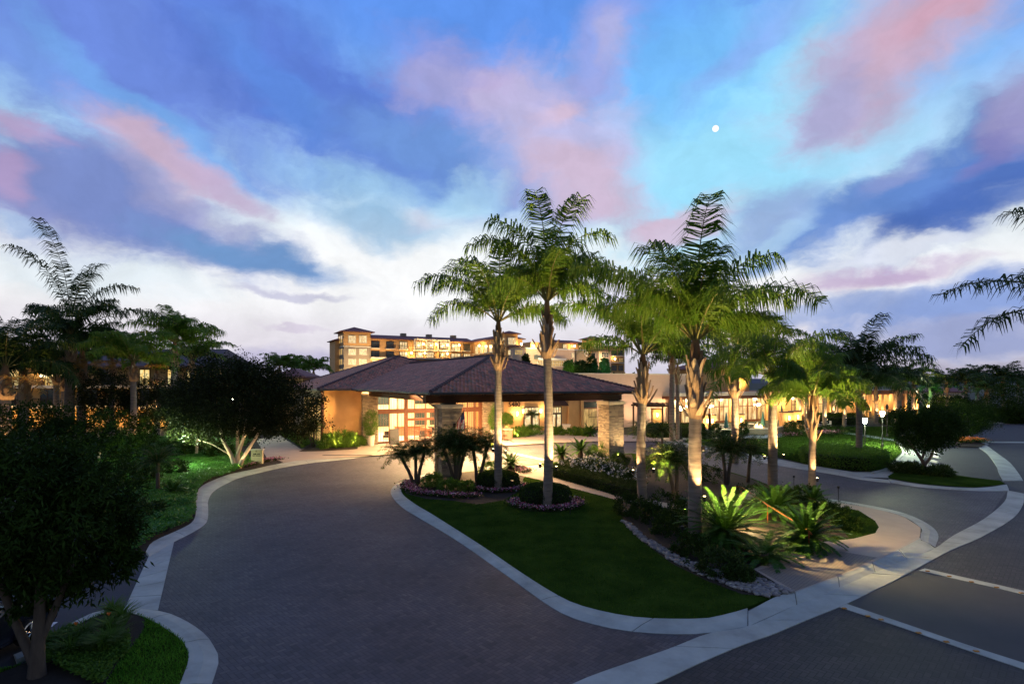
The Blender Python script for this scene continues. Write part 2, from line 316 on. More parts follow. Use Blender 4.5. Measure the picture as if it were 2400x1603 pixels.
M_black = mat('black_metal', (.012, .012, .013), (.02, .02, .02), 8, .45, metal=.3)
M_gutter = mat('gutter', (.05, .055, .055), (.04, .042, .045), 5, .5)
M_spout = mat('downspout', (.42, .33, .22), (.36, .28, .19), 5, .5)
M_white = mat('white_paint', (.75, .73, .69), (.66, .64, .60), 5, .5)
M_stone = islandmat('ledger_stone', [(.13, .10, .075), (.31, .245, .17), (.21, .165, .12), (.39, .31, .215), (.16, .135, .11)])
M_tile = tilemat('roof_tile', [(.15, .11, .075), (.52, .185, .105), (.32, .13, .085), (.62, .235, .135), (.18, .14, .095), (.55, .20, .12)])
M_tile2 = mat('far_roof_tile', (.22, .09, .075), (.15, .065, .06), 2.5, .8)
M_bark = mat('palm_bark', (.23, .185, .15), (.11, .085, .07), 2.2, .9, .6, 14, stretch=(.6, .6, 5))
M_boot = islandmat('leaf_base', [(.10, .05, .022), (.32, .185, .085), (.20, .105, .048), (.42, .29, .17), (.14, .07, .03)], .85, .4, 20)
M_shaft = mat('crown_shaft', (.24, .10, .045), (.15, .10, .04), 3, .7, .3, 20, stretch=(3, 3, .6))
M_frond = leafmat('palm_leaf', (.060, .14, .015), (.16, .25, .028), .45)
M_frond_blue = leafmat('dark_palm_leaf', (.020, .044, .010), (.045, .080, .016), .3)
M_dryfrond = leafmat('dry_palm_leaf', (.22, .12, .03), (.36, .21, .06), .3)
M_sago = leafmat('sago_leaf', (.020, .070, .006), (.050, .130, .010), .2, .5, .2)
M_date = leafmat('date_palm_leaf', (.020, .048, .008), (.05, .095, .014), .25)
M_ficus = leafmat('ficus_leaf', (.012, .018, .005), (.034, .042, .010), .15, .6, .08)
M_dark = leafmat('dark_tree_leaf', (.010, .024, .004), (.032, .062, .008), .2, .65, .06)
M_hedge = leafmat('hedge_leaf', (.016, .032, .006), (.040, .075, .012), .2)
M_bright = leafmat('bright_shrub_leaf', (.05, .12, .012), (.11, .20, .03), .3)
M_cover = leafmat('ground_cover_leaf', (.036, .125, .016), (.095, .25, .035), .3, .4, .25)
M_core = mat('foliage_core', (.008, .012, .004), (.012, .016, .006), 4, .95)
M_trunk = mat('tree_bark', (.10, .075, .055), (.06, .045, .035), 4, .9, .5, 20, stretch=(2, 2, .6))
M_pale = mat('pale_bark', (.55, .42, .30), (.42, .30, .21), 4, .85, .4, 20, stretch=(2, 2, .5))
M_petal_w = islandmat('white_petal', [(.75, .72, .68), (.85, .83, .8)], .6, 0)
M_petal_p = islandmat('border_petal', [(.30, .015, .03), (.45, .16, .34), (.22, .01, .015), (.62, .55, .52), (.35, .03, .06), (.42, .15, .36)], .6, 0)
M_petal_o = islandmat('orange_petal', [(.6, .12, .02), (.7, .25, .03)], .6, 0)
M_rail = mat('rust_rail', (.36, .10, .04), (.28, .08, .03), 6, .4, metal=.5)
M_bulb = emit('warm_bulb', (1, .72, .36), 30)
M_bulbw = emit('white_bulb', (.92, 1.0, .78), 45)
M_lens = emit('uplight_lens', (1, .7, .35), 14)
M_win = roomglow('lit_window', (.62, .32, .07), (1, .86, .50), 1.05, 1.5)
M_win2 = roomglow('dim_window', (.35, .20, .06), (.9, .58, .18), .8, 1.0)
M_dwin = mat('dark_window', (.02, .03, .032), (.03, .05, .05), 1.5, .12, spec=.8)
M_rest = roomglow('restaurant_glow', (.38, .16, .03), (1, .78, .38), 1.0, .9)
M_glass = glassmat('clear_glass')
M_pot = mat('white_pot', (.62, .55, .48), (.55, .48, .42), 4, .6)
M_teal = mat('teal_canvas', (.03, .12, .12), (.02, .09, .09), 5, .8)
M_rock = islandmat('river_stone', [(.13, .125, .12), (.24, .22, .20), (.17, .145, .135), (.09, .09, .10), (.30, .28, .26)], .75, .2)
M_car = mat('car_paint', (.010, .012, .022), (.012, .014, .026), 3, .18, spec=.8)
M_tyre = mat('tyre', (.012, .012, .012), (.016, .016, .016), 8, .85)
M_rim = mat('alloy_rim', (.45, .46, .50), (.40, .41, .45), 6, .25, metal=.9)

LF = 6.0
def light(kind, loc, energy, color=(1, .70, .36), parent=None, size=.08, spot=60, blend=.6, target=None, sy=None, name='lamp_light'):
    ld = bpy.data.lights.new(name, kind); ld.energy = energy * LF; ld.color = color
    if kind == 'AREA': ld.shape = 'RECTANGLE'; ld.size = size; ld.size_y = sy or size
    else: ld.shadow_soft_size = size
    if kind == 'SPOT': ld.spot_size = R(spot); ld.spot_blend = blend
    o = bpy.data.objects.new(name, ld); COL.objects.link(o); o.location = Vector(loc) - (origin(parent) if parent else Vector((0, 0, 0)))
    if parent: o.parent = parent
    if target is not None: o.rotation_euler = (Vector(target) - Vector(loc)).to_track_quat('-Z', 'Y').to_euler()
    return o
# ------------------------------------------------------------------ ground, roads, kerbs, lawns
def G(pts, z=0.0): return [g(x, y, z) for x, y in pts]
def sheet(name, pts, z, m, kind='structure'):
    o = MB().poly(pts, z).build(name, m); return tag(o, kind=kind)
sheet('ground', [(-6000, -300), (6000, -300), (6000, 9000), (-6000, 9000)], -.06, M_ground)
sheet('asphalt_road', [(-60, -40), (220, -40), (220, 100), (-60, 100)], -.012, M_asph)
DRIVE = G([(371, 1430), (408, 1269), (500, 1145), (560, 1118), (700, 1084), (800, 1072), (1000, 1056), (1200, 1040), (1420, 1030), (1600, 1030), (1823, 1080), (2089, 1127), (2200, 1140), (2284, 1146), (2362, 1148), (2303, 1232), (2192, 1288), (1753, 1470), (1350, 1603)]) + [(1.2, 6, 0), (-6, 6, 0), (-7.0, 13.2, 0)]
sheet('driveway', DRIVE, 0.0, M_pav)
STREET = G([(1480, 1603), (1809, 1482), (2222, 1288), (2375, 1209), (2400, 1192)]) + [(60, 34, 0), (60, 3, 0), (3, 3, 0)]
sheet('street', STREET, -.004, M_pav2)
sheet('street_panel', G([(1975, 1418), (2158, 1336), (2420, 1396)]) + [(24, 16.5, 0), (19, 12.5, 0)] + G([(2420, 1572)]), .004, M_panel)
for nm, a, b in (('street_line', [(1962, 1420), (2110, 1468), (2260, 1520), (2420, 1574)], [(1984, 1414), (2122, 1461), (2270, 1511), (2430, 1562)]), ('street_line', [(2152, 1336), (2240, 1356), (2330, 1376), (2430, 1400)], [(2166, 1331), (2250, 1350), (2340, 1370), (2440, 1393)])):
    band(nm, G(a, .012), G(b, .012), M_concrete, -.01, 6)
band('kerb_strip', G([(1338, 1603), (1400, 1577), (1566, 1520), (1664, 1482), (1753, 1467), (1860, 1420), (1975, 1372), (2064, 1335), (2150, 1300), (2192, 1284), (2235, 1254), (2307, 1215), (2354, 1175), (2362, 1149)], .03),
     G([(1510, 1610), (1560, 1590), (1645, 1550), (1740, 1510), (1809, 1486), (1900, 1448), (1975, 1418), (2050, 1382), (2107, 1354), (2222, 1292), (2303, 1256), (2375, 1213), (2398, 1180), (2400, 1156)], .018), M_concrete, -.02, 3.6)
band('kerb_strip', G([(2351, 1126), (2340, 1105), (2335, 1091), (2315, 1064), (2294, 1048)], .05), G([(2398, 1126), (2386, 1107), (2366, 1083), (2335, 1060), (2311, 1042)], .02), M_concrete, -.02, 4)
band('kerb_strip', G([(1753, 1432), (1822, 1396), (1862, 1386), (1971, 1346), (2064, 1306), (2154, 1258)], .118), G([(1753, 1467), (1850, 1424), (1900, 1404), (2000, 1362), (2090, 1324), (2192, 1284)], .03), M_concrete, -.02, 2.6)
# left kerb, gutter strip, corner island
band('kerb', G([(342, 1292), (358, 1269), (408, 1246), (446, 1227), (458, 1208), (459, 1180), (460, 1161), (469, 1142), (500, 1125), (558, 1106), (692, 1080), (800, 1067), (916, 1055), (1000, 1051)], .12),
     G([(350, 1304), (408, 1269), (442, 1252), (477, 1231), (487, 1215), (488, 1190), (488, 1173), (500, 1152), (531, 1133), (577, 1115), (692, 1090), (800, 1077), (916, 1064), (1000, 1058)], .012), M_concrete, -.02, 3.2)
band('gutter_strip', G([(350, 1300), (322, 1360), (293, 1424)], .008), G([(408, 1268), (390, 1345), (370, 1430)], .008), M_concrete, -.02, 1.5)
ISL_IN = [(60, 1553), (110, 1512), (165, 1471), (231, 1440), (269, 1430), (327, 1441), (369, 1460), (408, 1485), (433, 1508), (442, 1531), (440, 1554), (421, 1603)]
band('kerb', G([(38, 1545)] + ISL_IN[1:], .12), G([(30, 1534), (110, 1500), (154, 1467), (215, 1436), (269, 1424), (369, 1430), (415, 1444), (454, 1465), (485, 1490), (504, 1519), (513, 1546), (496, 1603)], .012), M_concrete, -.02, 2.6)
ISL = G(ISL_IN, .10) + [(-7.6, 9, .1), (-14, 9, .1), (-12.6, 13.4, .1)]
sheet('island_lawn', ISL, .10, M_lawn)
ISL_BED = G([(60, 1553), (110, 1512), (165, 1472), (231, 1442), (269, 1432), (327, 1443), (340, 1452), (335, 1480), (300, 1525), (265, 1570), (240, 1620)], .108) + [(-13, 11.5, .108)]
sheet('island_soil', ISL_BED, .108, M_soil)
# central island
LAWN = G(smooth_line([(965, 1128), (942, 1144), (944, 1158), (973, 1181), (1015, 1206), (1127, 1277), (1223, 1342), (1300, 1390), (1358, 1417), (1454, 1440), (1531, 1448), (1600, 1449), (1656, 1448), (1715, 1435), (1805, 1401), (1860, 1389), (1971, 1348), (2064, 1309)], 3) +
         [(2150, 1262), (2155, 1245), (2122, 1222), (2060, 1196), (1980, 1178), (1932, 1170), (1850, 1155), (1760, 1120), (1660, 1090), (1560, 1072), (1480, 1062), (1400, 1068), (1320, 1080), (1219, 1092), (1100, 1105), (1020, 1112)], .10)
o = MB().prism([(p[0], p[1]) for p in LAWN], -.02, .10).build('island_lawn', M_lawn); tag(o, kind='structure')
band('kerb', G([(1020, 1113), (965, 1126), (942, 1142), (944, 1158), (973, 1181), (1015, 1206), (1127, 1277), (1223, 1342), (1300, 1390), (1358, 1417), (1454, 1440), (1531, 1448), (1600, 1449), (1656, 1448), (1715, 1435), (1753, 1424)], .125),
     G([(1016, 1110), (965, 1118), (935, 1130), (917, 1146), (919, 1163), (942, 1188), (977, 1210), (1069, 1265), (1185, 1346), (1300, 1427), (1377, 1458), (1454, 1475), (1531, 1483), (1600, 1485), (1664, 1482), (1753, 1467)], .012), M_concrete, -.02, 3.4)
WALK = G([(1208, 1111), (1219, 1093), (1269, 1088), (1296, 1109), (1380, 1135), (1461, 1156), (1560, 1178), (1700, 1180), (1760, 1140), (1790, 1150), (1720, 1195), (1560, 1190), (1446, 1171), (1358, 1148), (1277, 1127)], .112)
sheet('walkway', WALK, .112, M_walk)
BED_R = G([(1446, 1180), (1464, 1224), (1510, 1272), (1575, 1320), (1660, 1362), (1740, 1392), (1830, 1398), (1860, 1390), (1766, 1333), (1830, 1305), (1900, 1280), (1953, 1255), (1990, 1260), (1940, 1205), (1895, 1178), (1760, 1122), (1650, 1090), (1540, 1076), (1500, 1122), (1500, 1160), (1470, 1170)], .104)
sheet('bed_soil', BED_R, .104, M_soil)
BED_P = G([(1294, 1099), (1330, 1077), (1480, 1064), (1500, 1120), (1495, 1157)], .104)
sheet('bed_soil', BED_P, .104, M_soil)
BED_N = G([(965, 1129), (946, 1144), (952, 1157), (1000, 1169), (1060, 1173), (1120, 1182), (1180, 1172), (1215, 1152), (1230, 1115), (1205, 1098), (1100, 1106), (1000, 1114)], .104)
sheet('bed_soil', BED_N, .104, M_soil)
hc = [g(1168, 1146), g(1278, 1184)]
for c in hc: sheet('bed_soil', [(c[0] + 2.05 * math.cos(a * .2618), c[1] + 2.05 * math.sin(a * .2618), 0) for a in range(24)], .107, M_soil)
FOOT = G([(1900, 1176), (1932, 1173), (2039, 1189), (2115, 1208), (2158, 1236), (2157, 1250), (2154, 1262), (2064, 1309), (1971, 1348), (1862, 1388), (1850, 1384), (1766, 1333), (1830, 1305), (1850, 1290), (1920, 1270), (2000, 1262), (2051, 1249), (2060, 1235), (2051, 1220), (2013, 1196), (1932, 1181)], .116)
sheet('footpath', FOOT, .116, M_walk)
def tactile(name):
    m, t, b = newmat(name); co = nod(t, 'ShaderNodeTexCoord'); br = nod(t, 'ShaderNodeTexBrick', {'Vector': co.outputs['Object'], 'Color1': (.27, .22, .17, 1), 'Color2': (.23, .19, .15, 1), 'Mortar': (.10, .08, .07, 1), 'Scale': 1.0, 'Mortar Size': .012, 'Brick Width': .16, 'Row Height': .08})
    t.links.new(br.outputs[0], b.inputs['Base Color']); b.inputs['Roughness'].default_value = .8; bp = nod(t, 'ShaderNodeBump', {'Height': br.outputs['Fac'], 'Strength': -.6, 'Distance': .01}); t.links.new(bp.outputs[0], b.inputs['Normal']); return m
sheet('ribbed_paving', G([(1776, 1335), (1840, 1320), (1960, 1290), (2056, 1306), (1971, 1345), (1864, 1384)], .122), .122, tactile('ribbed_paving'))
band('kerb', G([(1900, 1178), (1932, 1173), (2039, 1190), (2115, 1209), (2158, 1236), (2158, 1250), (2158, 1264)], .125), G([(1900, 1174), (1932, 1168), (2039, 1184), (2122, 1203), (2176, 1228), (2199, 1252), (2192, 1282)], .012), M_concrete, -.02, 3)
# right-hand lawns and paths
sheet('garden_ground', G([(1300, 1012), (1420, 1016), (1600, 1034), (1762, 1063), (2000, 1104), (2080, 1114), (2160, 1110), (2150, 1060), (2180, 1045), (2250, 1014), (2310, 984)]) + [(150, 104, 0), (260, 104, 0), (260, 420, 0), (-40, 420, 0), (-10, 90, 0)], .02, M_ground)
LAWN2 = G(smooth_line([(1603, 1037), (1700, 1053), (1762, 1062), (1823, 1071), (1882, 1085), (1960, 1099), (2040, 1103), (2075, 1094), (2103, 1070), (2112, 1056), (2100, 1036)], 3) + [(2110, 1012), (2105, 1000), (1910, 999), (1880, 1012), (1800, 1026), (1700, 1028), (1610, 1028)], .06)
sheet('garden_lawn', LAWN2, .06, M_lawn)
band('kerb', G([(2040, 1106), (2078, 1095), (2106, 1071), (2115, 1056), (2104, 1036)], .13), G([(2048, 1108), (2084, 1097), (2112, 1072), (2121, 1056), (2110, 1036)], .13), M_concrete, -.02, 3)
sheet('sidewalk', G([(1560, 1033), (1600, 1036), (1762, 1063), (1882, 1087), (2000, 1106), (2047, 1106), (2084, 1096), (2112, 1070), (2119, 1052), (2158, 1050), (2168, 1070), (2152, 1094), (2110, 1106), (2082, 1120), (2020, 1117), (1951, 1104), (1813, 1083), (1762, 1073), (1600, 1043)], .085), .085, M_concrete)
band('kerb', G([(1560, 1037), (1600, 1043), (1762, 1073), (1813, 1083), (1951, 1104), (2020, 1117), (2084, 1124)], .10), G([(1560, 1040), (1600, 1046), (1762, 1078), (1813, 1089), (1951, 1111), (2020, 1124), (2088, 1132)], .012), M_concrete, -.02, 4)
sheet('path', G([(1600, 1024), (1700, 1021), (1806, 1019), (1860, 1012), (1889, 1002), (1900, 1003), (1880, 1014), (1815, 1027), (1700, 1028), (1600, 1031)], .068), .068, M_concrete)
sheet('path', G([(1950, 1009), (2000, 1015), (2050, 1022), (2100, 1030), (2100, 1034), (2050, 1027), (2000, 1019), (1950, 1013)], .068), .068, M_concrete)
STRIP = G([(2080, 1116), (2100, 1104), (2162, 1102), (2223, 1110), (2284, 1119), (2345, 1126), (2357, 1134), (2284, 1142), (2162, 1134), (2084, 1120)], .10)
sheet('verge', STRIP, .10, M_lawn)
band('kerb', G([(2082, 1122), (2162, 1135), (2284, 1143), (2360, 1135)], .12), G([(2089, 1131), (2162, 1142), (2284, 1150), (2366, 1150)], .012), M_concrete, -.02, 4)
sheet('verge', G([(2240, 1046), (2300, 1047), (2311, 1040), (2290, 1031), (2253, 1020), (2235, 1030)], .1), .10, M_soil)
band('kerb', G([(2253, 1019), (2288, 1032), (2311, 1041)], .12), G([(2258, 1015), (2293, 1029), (2318, 1041)], .02), M_concrete, -.02, 4)
band('street_line', G([(2290, 1034), (2420, 1035)], .004), G([(2290, 1037), (2420, 1038)], .004), M_concrete, -.02, 8)
sheet('far_path', G([(2306, 985), (2310, 993), (2360, 993), (2330, 987)], .03), .03, M_concrete)
# left planting and the forecourt
BED_L = G([(342, 1292), (358, 1269), (408, 1246), (446, 1227), (458, 1208), (460, 1161), (469, 1142), (500, 1125), (558, 1106), (640, 1089), (700, 1078), (700, 1040), (600, 1030)], .10) + [(-24, 100, .1), (-75, 100, .1), (-75, 23, .1)]
sheet('planting_ground', BED_L, .10, M_soil)
sheet('forecourt', G([(626, 1088), (640, 1070), (700, 1056), (740, 1040), (840, 1036), (1000, 1032), (1200, 1018), (1260, 1009), (1330, 1009), (1420, 1016), (1600, 1028), (1600, 1034), (1420, 1034), (1300, 1037), (1150, 1046), (1000, 1060), (916, 1064), (818, 1071), (720, 1078)], .11), .11, M_walk)
sheet('path', G([(600, 1030), (655, 1020), (708, 1054), (700, 1066), (626, 1074)], .118), .118, M_walk)
band('drive_line', G([(1205, 1061), (1276, 1076)], .005), G([(1205, 1064), (1276, 1079)], .005), M_white, -.01, 12)
sheet('bed_soil', G([(700, 1058), (745, 1034), (840, 1038), (838, 1052), (760, 1057)], .122), .122, M_soil)
sheet('bed_soil', G([(550, 1108), (600, 1086), (650, 1078), (664, 1083), (600, 1098)], .124), .124, M_soil)
sheet('road_marking', G([(114, 1466), (120, 1460), (127, 1457), (136, 1457), (128, 1462), (122, 1468)], -.006), -.006, M_white)
# far hills and the rise the hotel stands on
def terrain(name, x0, x1, y0, y1, nx, ny, fn, m):
    X, Y = np.meshgrid(np.linspace(x0, x1, nx), np.linspace(y0, y1, ny)); Z = fn(X, Y); V = np.stack([X, Y, Z], -1).reshape(-1, 3); i = np.arange(nx * ny).reshape(ny, nx)
    Q = np.stack([i[:-1, :-1], i[:-1, 1:], i[1:, 1:], i[1:, :-1]], -1).reshape(-1, 4); return tag(npmesh(name, V, Q, m, smooth=True), kind='structure')
terrain('hill', -6000, 6000, 3200, 4600, 160, 12, lambda X, Y: -5 + 38 * (1 - np.abs(Y - 3900) / 700) * (1 + .35 * np.sin(X / 420) + .25 * np.sin(X / 170 + 1) + .15 * np.sin(X / 63) + .35 * (X > 0)), M_hill)
sm = lambda a: np.clip(a, 0, 1) ** 2 * (3 - 2 * np.clip(a, 0, 1))
terrain('hotel_rise', -130, 75, 112, 330, 60, 60, lambda X, Y: -.5 + 8.6 * sm((Y - 112) / 60) * sm((62 - X) / 18) * sm((X + 130) / 30), M_ground)
# planting that nobody could count
rng = np.random.default_rng(3)
def blades(name, P, n, h, w, m, z, lean=.5, avoid=()):
    p = scatter(P, n, rng)
    for q in avoid:
        p = p[~inpoly(q, p[:, 0], p[:, 1])] if not isinstance(q, tuple) else p[np.hypot(p[:, 0] - q[0], p[:, 1] - q[1]) > q[2]]
    n = len(p); P3 = np.c_[p, np.full(n, z)]; D = unit(np.c_[rng.normal(size=(n, 2)) * lean, np.ones(n)]); V, Q = leaf_quads(P3, D, rng.uniform(.6, 1.2, n) * h, w, rng)
    return tag(npmesh(name, V, Q, m), kind='stuff')
tag(blades('grass', [p for p in LAWN if p[1] < 43], 70000, .075, .022, M_blade, .10, .6, [BED_R, WALK, FOOT, BED_P, BED_N, (hc[0][0], hc[0][1], 2.05), (hc[1][0], hc[1][1], 2.05)]), 'short mown grass on the central island', 'grass')
tag(blades('grass', ISL, 30000, .10, .018, M_blade_lit, .10, .7, [ISL_BED]), 'grass coloured as if lit on the near corner island', 'grass')
tag(blades('grass', LAWN2, 30000, .10, .05, M_blade, .06, .6), 'mown lawn in front of the restaurant', 'grass')
def cover(name, P, n, h, l, w, m, z, label):
    p = scatter(P, n, rng); nn = .5 + .5 * np.sin(p[:, 0] * 1.7 + np.sin(p[:, 1] * 1.3)) * np.sin(p[:, 1] * 1.1 + 2)
    P3 = np.c_[p, z + h * (.35 + .65 * nn) * rng.uniform(.4, 1, len(p))]; D = unit(np.c_[rng.normal(size=(len(p), 2)), rng.uniform(-.1, .6, len(p))]); V, Q = leaf_quads(P3, D, rng.uniform(.7, 1.2, len(p)) * l, w, rng)
    return tag(npmesh(name, V, Q, m), label, 'ground cover', kind='stuff')
cover('ground_cover', G([(320, 1298), (358, 1271), (408, 1248), (446, 1229), (458, 1210), (460, 1163), (469, 1144), (500, 1127), (556, 1108), (600, 1088), (560, 1062), (440, 1060), (300, 1100), (200, 1200), (250, 1290)]), 90000, .45, .12, .09, M_cover, .1, 'leafy green ground cover beside the left kerb')
cover('ground_cover', G([(300, 1100), (440, 1060), (560, 1060), (600, 1034), (420, 1030), (100, 1040), (60, 1150), (200, 1200)]), 50000, .8, .20, .13, M_cover, .1, 'deep dark ground cover under the round tree')
cover('ground_cover', G([(70, 1553), (165, 1480), (225, 1510), (300, 1500), (300, 1540), (262, 1570), (240, 1620)]), 9000, .3, .10, .06, M_bright, .1, 'low leafy cover with pale tips under the near tree')
cover('ground_cover', G([(655, 1020), (708, 1054), (745, 1036), (730, 1024)]), 9000, .5, .18, .12, M_bright, .1, 'bright low plants beside the path to the entrance')
# river stones along the lawn edge
ST = G([(1458, 1222), (1470, 1224), (1516, 1262), (1590, 1306), (1670, 1338), (1762, 1352), (1858, 1388), (1805, 1402), (1740, 1384), (1655, 1354), (1570, 1312), (1506, 1268)], .1)
p = scatter(ST, 750, rng); V = []; Q = []
ico = MB(); 
base = np.array([(math.cos(a) * math.cos(e), math.sin(a) * math.cos(e), math.sin(e)) for e in (-.9, -.2, .5) for a in np.linspace(0, 2 * math.pi, 7)[:-1]] + [(0, 0, 1)] * 6)
for i, (x, y) in enumerate(p):
    s = np.array([rng.uniform(.07, .15), rng.uniform(.06, .11), rng.uniform(.035, .07)]); a = rng.uniform(0, 6.28); b_ = base * s * rng.uniform(.85, 1.15, (24, 1)); b_[18:] = (0, 0, s[2] * .95)
    V.append(np.c_[b_[:, 0] * math.cos(a) - b_[:, 1] * math.sin(a) + x, b_[:, 0] * math.sin(a) + b_[:, 1] * math.cos(a) + y, b_[:, 2] + .125 + rng.uniform(0, .05)])
    Q += [(i * 24 + r * 6 + k, i * 24 + r * 6 + (k + 1) % 6, i * 24 + r * 6 + 6 + (k + 1) % 6, i * 24 + r * 6 + 6 + k) for r in range(3) for k in range(6)]
tag(npmesh('river_stones', np.concatenate(V), Q, M_rock), 'strip of rounded river stones between lawn and bed', 'stones', kind='stuff')
def flowers(name, pts, width, n, m, label, z=.14, h=.22):
    c, _ = resample(pts, 200); idx = rng.integers(0, 200, n); q = c[idx, :2] + rng.normal(size=(n, 2)) * width
    P3 = np.c_[q, z + rng.uniform(.4, 1, n) * h]; D = unit(np.c_[rng.normal(size=(n, 2)), rng.uniform(0, .5, n)]); V1, Q1 = leaf_quads(P3, D, .10, .085, rng)
    o = tag(npmesh(name, V1, Q1, m), label, 'flowers', kind='stuff')
    P3 = np.c_[c[rng.integers(0, 200, n * 2), :2] + rng.normal(size=(n * 2, 2)) * width * 1.1, z + rng.uniform(0, .75, n * 2) * h]; D = unit(np.c_[rng.normal(size=(n * 2, 2)), rng.uniform(0, .8, n * 2)]); V1, Q1 = leaf_quads(P3, D, .13, .08, rng)
    npmesh('flower_leaves', V1, Q1, M_hedge, o); return o
flowers('border_flowers', G([(956, 1136), (958, 1150), (985, 1162), (1030, 1166), (1080, 1170), (1115, 1168)]), .24, 1500, M_petal_p, 'mixed pink and red flowers edging the pillar bed')
def ring(c, r, a0, a1): return [(c[0] + r * math.cos(R(a)), c[1] + r * math.sin(R(a)), 0) for a in range(a0, a1 + 1, 6)]
flowers('border_flowers', ring(hc[0], 1.65, 180, 380), .2, 900, M_petal_p, 'ring of pink and red flowers round the farther clipped hedge')
flowers('border_flowers', ring(hc[1], 1.75, 165, 385), .2, 1400, M_petal_p, 'ring of pink and red flowers round the nearer clipped hedge')
flowers('border_flowers', G([(556, 1100), (600, 1088), (650, 1080)]), .3, 1300, M_petal_p, 'pale purple flowers round the lit tree trunks')
flowers('border_flowers', G([(1205, 1100), (1228, 1106), (1225, 1112)]), .25, 500, M_petal_p, 'small red flowers at the walkway corner')
flowers('orange_flowers', G([(2250, 1042), (2280, 1038), (2305, 1042)]), .35, 900, M_petal_o, 'orange flowers on the far kerb planter', .2, .5)
flowers('border_flowers', G([(1840, 1025), (1875, 1022), (1900, 1020), (1940, 1020), (1965, 1016)]), .5, 1800, M_petal_p, 'mixed flowers in front of the restaurant path', .1, .5)
# ------------------------------------------------------------------ entrance buildings, in a frame turned 28 degrees
CA, SA = math.cos(R(28)), math.sin(R(28))
A0 = np.array([-5.1, 41.5])
def UV(o):
    return lambda u, v, z: (o[0] + u * CA - v * SA, o[1] + u * SA + v * CA, z)
T1 = UV(A0)
def usolve(o, px, v):                     # u of the point with setback v that appears in photo column px
    k = (px - CX) / F; x, y = o[0] - v * SA, o[1] + v * CA
    return (k * y - x) / (CA - k * SA)
def stones(mb, u0, u1, v0, v1, z0, z1, faces='flrb', hgt=(.07, .15), seed=1):    # courses of split stone on a pier
    r = random.Random(seed); z = z0
    mb.box(u0 + .05, u1 - .05, v0 + .05, v1 - .05, z0, z1)
    while z < z1 - .04:
        h = min(r.uniform(*hgt), z1 - z)
        for f in faces:
            a, b = (u0, u1) if f in 'fb' else (v0, v1); x = a
            while x < b - .01:
                w = min(r.uniform(.18, .6), b - x)
                if b - x - w < .12: w = b - x
                d = r.uniform(0, .055); e = .006
                if f == 'f': mb.box(x + e, x + w - e, v0 - d, v0 + .1, z + e, z + h - e)
                if f == 'b': mb.box(x + e, x + w - e, v1 - .1, v1 + d, z + e, z + h - e)
                if f == 'l': mb.box(u0 - d, u0 + .1, x + e, x + w - e, z + e, z + h - e)
                if f == 'r': mb.box(u1 - .1, u1 + d, x + e, x + w - e, z + e, z + h - e)
                x += w
        z += h
    return mb
SL = .333
def tiles(P, dmax, smin, smax, name, mat_, parent, pitch=.36, wave=.30):
    # P(s, d, up): point on the roof plane, s along the eave, d plan distance from the eave
    V = []; Q = []; A = []; rr = random.Random(5); nr = int(dmax / pitch); b = 0
    cell = {}
    for r in range(nr):
        d0, d1 = r * pitch, min((r + 1) * pitch, dmax); dm = (d0 + d1) / 2; a, c = smin(dm), smax(dm)
        if c - a < .1: continue
        off = .0 if r % 2 == 0 else wave / 2
        k0, k1 = math.ceil((a - off) / wave * 5), math.floor((c - off) / wave * 5); ss = [a] + [off + k * wave / 5 for k in range(k0, k1 + 1)] + [c]
        for s in ss:
            ph = ((s - off) / wave) % 1.0; hgt = .075 * max(0, math.sin(math.pi * min(ph / .62, 1))) if ph < .62 else -.012
            V.append(P(s, d0 - .03, hgt + .055)); V.append(P(s, d1, hgt * .9 + .012))
        for i in range(len(ss) - 1):
            Q.append((b + 2 * i, b + 2 * i + 2, b + 2 * i + 3, b + 2 * i + 1)); key = (r, math.floor(((ss[i] + ss[i + 1]) / 2 - off) / wave))
            if key not in cell: cell[key] = rr.random()
            A.append(cell[key])
        # closing riser at the lower edge of the course
        n0 = len(V)
        for s in ss: V.append(P(s, d0 - .03, -.01))
        for i in range(len(ss) - 1):
            Q.append((n0 + i, n0 + i + 1, b + 2 * i + 2, b + 2 * i)); A.append(A[-len(ss) + 1 + 0])
        b = len(V)
    return npmesh(name, V, Q, mat_, parent, attr=A)
def ridge_caps(pts, parent, mat_=None):
    mb = MB()
    for p, q in pts:
        p, q = Vector(p), Vector(q); n = max(1, int((q - p).length / .38))
        for i in range(n):
            a, b_ = p.lerp(q, i / n), p.lerp(q, (i + 1.12) / n); mb.tube([a + Vector((0, 0, .03)), b_ + Vector((0, 0, .0))], [.15, .11], 7)
    return mb.build('ridge_cap', mat_ or M_tile_cap, parent)
M_tile_cap = mat('ridge_tile', (.12, .055, .055), (.07, .05, .052), 4, .65)
M_plank = mat('plank_ceiling', (.16, .075, .035), (.12, .055, .025), 1.5, .6, .2, 20, stretch=(1, 8, 1))
# ---- porte-cochere: a thing of its own over the drive
E0 = 6.24; U0, U1, V0 = -1.5, 17.1, -1.7; HW = (U1 - U0) / 2; VM = 22.7
pc = thing('entrance_canopy', 'tiled hip-roofed entrance canopy on stone pillars over the drive', 'canopy', T1(8, 8, 0))
for k, (u, seed) in enumerate(((0, 1), (15.2, 2))):
    b = stones(MB(T1), u, u + 1.55, 0, 1.55, 0, 5.12, seed=seed).build('pillar', M_stone, pc)
    cap = MB(T1).box(u - .12, u + 1.67, -.12, 1.67, 5.12, 5.34); cap.box(u - .06, u + 1.61, -.06, 1.61, 5.04, 5.12); bevel(cap.build('pillar_cap', M_cream, b, local=False), .03)
    MB(T1).box(u + .3, u + 1.25, .3, 1.25, 5.34, 5.44).build('bearing_plate', M_black, pc)
m = MB(T1); m.box(-1.1, 16.9, .45, 1.05, 5.44, 6.02).build('front_beam', M_wood, pc)
